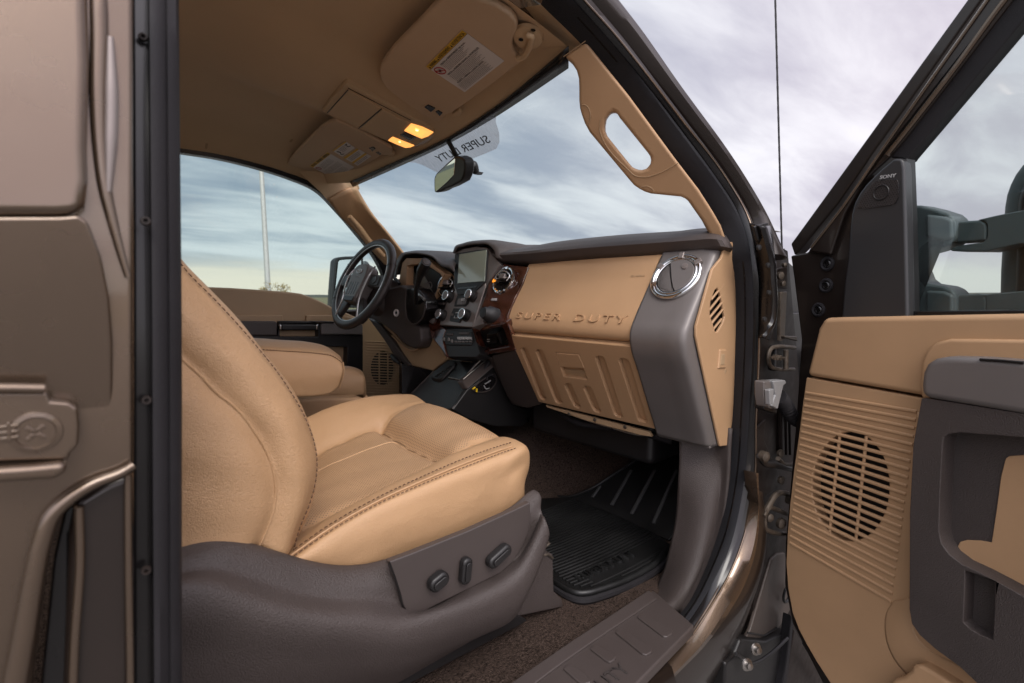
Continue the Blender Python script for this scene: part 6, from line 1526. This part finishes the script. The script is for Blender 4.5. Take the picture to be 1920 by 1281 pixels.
# ================================================================== overhead console
OC = lambda d=0.0: (lambda p: p.z - (1.992 - .155 * (p.x - .5)) + d)
on_ = V((.155, 0, 1)).normalized()
def O3(*p, d=0.0): return on(c3(*p), f=OC(d))
oc = thing('overhead_console', 'tan overhead console with two bin doors and two lit dome lamps', 'console', at(710, 220, f=OC()))
slab('housing', O3((270, 672), (320, 600), (400, 512), (420, 507), (500, 545), (700, 650), (938, 780), (946, 798), (900, 850), (868, 875), (815, 888), (760, 892), (500, 780), (330, 705)), on_ * .03, consolem, oc, bevel=.004, seg=4, label='tan plastic housing of the overhead console')
slab('rear_bezel', O3((276, 668), (400, 530), (418, 540), (300, 678), d=.0012), on_ * .003, consolem, oc, bevel=.001)
slab('bin_door', O3((305, 678), (425, 545), (612, 648), (620, 655), (488, 768), d=.003), on_ * .006, consolem, oc, bevel=.0022, seg=3)
slab('bin_door', O3((496, 772), (628, 660), (788, 744), (665, 845), d=.003), on_ * .006, consolem, oc, bevel=.0022, seg=3)
for a, b in (((298, 680), (424, 541)), ((488, 772), (624, 655))):
    tube('door_gap', O3(a, b, d=.0018), .0013, blackg, oc, n=6, smooth_path=False)
tube('side_line', O3((425, 530), (640, 640), (800, 722), d=.0005), .001, blackg, oc, n=6, smooth_path=False)
la = slab('dome_lamp', O3((803, 745), (870, 765), (937, 797), (905, 820), (866, 834), (815, 812), (762, 787), d=.0022), on_ * .004, lampm, oc, bevel=.001, label='lit amber dome lamp lens nearest the passenger visor')
lb_ = slab('dome_lamp', O3((692, 825), (760, 852), (822, 876), (800, 886), (770, 890), (715, 868), (664, 845), d=.0022), on_ * .004, lampm, oc, bevel=.001, label='lit amber dome lamp lens on the driver side')
slab('lens_front', O3((905, 830), (940, 802), (925, 835), (890, 862), (830, 884), (825, 880), (866, 850), d=.001), on_ * .004, lensm, oc, bevel=.001)
for q, par, s in (((838, 783), la, 1.0), ((735, 853), lb_, .7)):
    c_ = O3(q, d=.0035)[0]; lathe('bulb', [(.0045 * s, 0), (.004 * s, .001), (.001, .0018)], c_, -on_, bulbm, par, n=14)
for k in range(9):
    a_, b_ = O3((800 + 11 * k, 752 + 5 * k), (772 + 11 * k, 782 + 5 * k), d=.0026); tube('lens_flute', [a_, b_], .0006, lampm, la, n=5, smooth_path=False)
slab('lamp_switch', O3((735, 812), (768, 796), (838, 826), (802, 848), d=.002), on_ * .004, blackg, oc, bevel=.001)
slab('switch_key', O3((752, 812), (772, 803), (800, 816), (782, 826), d=.0035), on_ * .003, umber, oc, bevel=.0008)
slab('switch_key', O3((786, 826), (802, 818), (822, 826), (804, 836), d=.0035), on_ * .003, umber, oc, bevel=.0008)

# ================================================================== rear view mirror
mY = -.03
rm = thing('rear_view_mirror', 'black rear view mirror hanging at the middle of the windshield', 'mirror', at(845, 325, y=mY))
def E7(*p, y=mY): return on(e7(*p), y=y)
ma, mb_, mc_ = at(*e7((690, 1080))[0], y=.05), at(*e7((890, 905))[0], y=-.05), at(*e7((668, 1278))[0], y=.05)
mn = V((-.95, .05, -.22)).normalized(); mpl = plane(at(845, 330, y=mY), mn)
def MP(*p, d=0.0): return on(e7(*p), f=offp(mpl, mn, d))
slab('housing', MP((660, 1140), (668, 1105), (690, 1070), (780, 985), (880, 893), (905, 890), (930, 892), (975, 912), (998, 940), (1002, 985), (1000, 1050), (985, 1110), (960, 1165), (850, 1225), (780, 1250), (740, 1275), (690, 1290), (664, 1288), (660, 1220)), -mn * .035, black, rm, bevel=.006, seg=4)
slab('glass', MP((672, 1142), (690, 1092), (780, 1008), (886, 915), (893, 925), (885, 1020), (878, 1095), (800, 1180), (695, 1268), (678, 1280), (672, 1240), d=.0018), -mn * .004, mirrorm, rm, bevel=.001, smooth=False)
tube('cable_cover', on(e7((812, 715), (860, 800), (905, 890)), f=fW(.03))[:1] + on(e7((860, 800), (915, 905)), f=fW(.05)), .0075, black, rm, n=10, smooth_path=False)
tube('ball_arm', E7((1000, 1040), (1030, 1030), (1045, 1015)), .009, black, rm, n=10)
tube('mount', E7((1050, 985), (1085, 1000), (1110, 1040), (1125, 1075)), [.012, .018, .014, .010], black, rm, n=14)
slab('mount_shoe', E7((1090, 1060), (1150, 1050), (1155, 1065), (1130, 1095), (1085, 1095)), (.02, 0, 0), black, rm, bevel=.004)

# ================================================================== steering wheel and column
WC = V((.782, .412, 1.517)); wn_ = V((-.90, -.08, .43)).normalized(); WM = frame_of(wn_, (0, -1, 0))   # x: towards the passenger, y: up
sw = thing('steering_wheel', 'dark leather steering wheel with silver trim and oval emblem', 'steering wheel', WC)
WR = .166
vs_, N_, M__ = [], 72, 14
for i in range(N_):
    a = 2 * math.pi * i / N_
    for j in range(M__):
        b = 2 * math.pi * j / M__
        vs_.append(WC + WM @ V(((WR + .0165 * math.cos(b)) * math.cos(a), (WR + .0165 * math.cos(b)) * math.sin(a), .0140 * math.sin(b))))
rim = obj('rim', vs_, grid_faces(N_, M__, True, True), wheelm, sw, label='dark leather wrapped rim')
ring('rim_inlay', WC + wn_ * .0085, wn_, WR - .0135, .0022, satin, rim, N=72, M=6)
for a in (25, 155, 205, 335):
    c_ = WM @ V((math.cos(R(a)), math.sin(R(a)), 0)); q = WC + c_ * WR
    tube('rim_seam', [q + (c_ * math.cos(b) * .0170 + wn_ * math.sin(b) * .0146) for b in [2 * math.pi * k / 12 for k in range(12)]], .0009, black, rim, n=5, closed=True, res=24)
def WP(pts, h, th, nm, m, par, bv=.004, **k): return slab(nm, [WC + WM @ V((x, y, h)) for x, y in pts], -wn_ * th, m, par, bevel=bv, seg=3, **k)
hub = WP([(-.050, .055), (-.030, .066), (.030, .066), (.050, .055), (.058, .02), (.056, -.02), (.046, -.070), (.030, -.086), (-.030, -.086), (-.046, -.070), (-.056, -.02), (-.058, .02)], .030, .05, 'hub', silverg, sw, .010, label='umber hub cover with slots and emblem')
for k in range(4): WP([(-.033 + .018 * k, -.008), (-.026 + .018 * k, -.008), (-.026 + .018 * k, -.058), (-.033 + .018 * k, -.058)], .0306, .002, 'slot', blackg, hub, .001)
WP([(-.040, -.064), (.040, -.064), (.034, -.082), (-.034, -.082)], .0312, .004, 'hub_chin', black, hub, .002)
for sx in (-1, 1):
    WP([(sx * x, y) for x, y in ((.052, .034), (.180, .028), (.182, -.012), (.120, -.018), (.056, -.014))], .010, .02, 'spoke', wheelm, sw, .005)
    pad_ = WP([(sx * x, y) for x, y in ((.070, .026), (.128, .022), (.132, -.010), (.100, -.014), (.068, -.010))], .0135, .006, 'button_pad', black, sw, .003)
    lathe('thumb_pad', [(.015, 0), (.013, .003), (.006, .0035), (.001, .0015)], WC + WM @ V((sx * .100, .008, .0135)), wn_, blackg, pad_, n=20)
    ring('pad_ring', WC + WM @ V((sx * .100, .008, .0150)), wn_, .011, .0012, greybtn, pad_, N=20, M=5)
    WP([(sx * x, y) for x, y in ((.034, -.075), (.075, -.155), (.105, -.150), (.125, -.132), (.060, -.060), (.050, -.055))], .006, .018, 'spoke', wheelm, sw, .005)
    tube('silver_trim', [WC + WM @ V((sx * x, y, z)) for x, y, z in ((.062, .062, .012), (.072, .03, .024), (.070, -.02, .026), (.062, -.07, .020), (.080, -.135, .010))], .0034, satin, sw, n=8)
lathe('emblem', [(.0155, 0), (.0155, .002), (.0135, .0028), (.001, .003)], WC + WM @ V((0, .034, .0302)), wn_, silverp, hub, n=28, sx=1.35, sy=.62, xref=WM @ V((1, 0, 0)))  # silver instead of blue, standing in for glare on the emblem
er = ring('emblem_ring', WC + WM @ V((0, .034, .0322)), wn_, .0190, .0010, chrome, hub, N=32, M=6, xr=WM @ V((1, 0, 0)), sy=.48)
tube('emblem_script', [WC + WM @ V((x, y, .0336)) for x, y in ((-.012, .033), (-.007, .038), (-.004, .031), (.001, .036), (.006, .032), (.012, .036))], .0009, chrome, hub, n=5)
text('lettering', 'AIRBAG', WC + WM @ V((-.008, .010, .0305)), WM @ V((1, 0, 0)), WM @ V((0, 1, 0)), .006, .0002, silverp, hub)
# column
colm = thing('steering_column', 'dark steering column shroud with ignition lock and column shift lever', 'steering column', WC + V((.1, 0, -.05)))
axc = -wn_
prv = []
for s_, w_, h_, o_ in ((.028, .058, .056, 0), (.06, .064, .066, -.004), (.10, .066, .074, -.010), (.15, .070, .084, -.016), (.20, .074, .086, -.020)):
    ring_ = []
    for k in range(20):
        a = 2 * math.pi * k / 20; ca, sa = math.cos(a), math.sin(a)
        ring_.append(WC + axc * s_ + WM @ V((w_ * abs(ca) ** .6 * (1 if ca > 0 else -1), h_ * abs(sa) ** .7 * (1 if sa > 0 else -1) + o_, 0)))
    prv.append(ring_)
obj('shroud', [p for r in prv for p in r], grid_faces(5, 20, wrap_u=True) + [list(range(20))], umber, colm, sub=1)
XC = .84
def X4(*p, x=XC): return on(c4(*p), x=x)
slab('lower_shroud', X4((455, 505), (540, 480), (575, 498), (565, 560), (580, 700), (640, 752), (668, 765), (672, 850), (655, 895), (630, 905), (590, 890), (545, 862), (515, 820), (480, 790), (420, 745), (345, 705), (290, 698), (350, 640), (390, 560)), (.08, 0, 0), umber, colm, bevel=.008, seg=4, label='umber lower shroud under the wheel')
slab('shift_slot', X4((572, 500), (600, 498), (650, 505), (680, 540), (702, 592), (706, 640), (690, 690), (655, 735), (615, 746), (585, 725), (570, 670), (566, 580), x=.835), (.05, 0, 0), blackg, colm, bevel=.006, seg=3, label='glossy black shift lever opening')
tube('slot_rim', X4((575, 510), (570, 600), (582, 700), (612, 738), (655, 728), (692, 675), (704, 610), x=.834), .0024, umber, colm, n=8)
ig = at(*c4((511, 665))[0], x=.836)
lathe('ignition_lock', [(.0135, 0), (.0135, .003), (.011, .0045), (.0105, .002), (.001, .002)], ig, (-1, -.15, .1), whitep, colm, n=28)
lathe('key_slot', [(.006, .0021), (.004, .0035), (.001, .0035)], ig, (-1, -.15, .1), blackg, colm, n=16)
l0 = at(*c4((645, 500))[0], x=.80); l1a = at(*c4((660, 440))[0], x=.795); l2a = at(*c4((672, 400))[0], x=.79); l3a = at(*c4((708, 325))[0], x=.785)
l00 = at(*c4((640, 600))[0], x=.83)
tube('lever_stem', [l00, l0, l1a], [.006, .007, .009], black, colm, n=12)
lv = tube('lever_grip', [l1a, l2a, l3a], [.0085, .0155, .0160], black, colm, n=18, label='black shift lever grip')
lathe('lever_button', [(.0125, 0), (.011, .002), (.001, .003)], l3a, (l3a - l2a), umber_s, lv, n=18)
tube('turn_stalk', on(c4((480, 420), (505, 440), (530, 470)), x=.88), .006, black, colm, n=8)
tube('stalk_tip', on(c4((655, 540), (680, 560), (700, 580)), x=.825), .004, steel, colm, n=8)
# column underside running down to the floor
tube('column_tube', [WC + axc * .2, WC + axc * .45 + V((0, 0, -.04)), V((1.30, .38, 1.10))], .03, black, colm, n=12)
for q, w_, h_ in (((1.16, .30, .98), .05, .07), ((1.12, .44, 1.0), .09, .06)):
    box('pedal', q, (.02, w_, h_), rubber, dash, rot=Matrix.Rotation(R(30), 3, 'Y'), bevel=.005)

# ================================================================== antenna on the far fender
a0 = at(1467, 500, x=1.52); a1 = at(1452, -60, x=1.47)
an = thing('antenna', 'thin black whip antenna standing between the cab pillar and the open door', 'antenna', a0)
tube('mast', [a0 + (a1 - a0) * (i / 90) for i in range(91)], [(.0024 if k % 2 else .0030) for k in range(60)], black, an, n=8, smooth_path=False)
lathe('base', [(.016, -.01), (.014, .01), (.006, .03), (.004, .05)], a0, (0, 0, 1), black, an, n=14)
for o in list(COL.objects):
    if o.get('category') and 'kind' not in o: o['kind'] = 'thing'
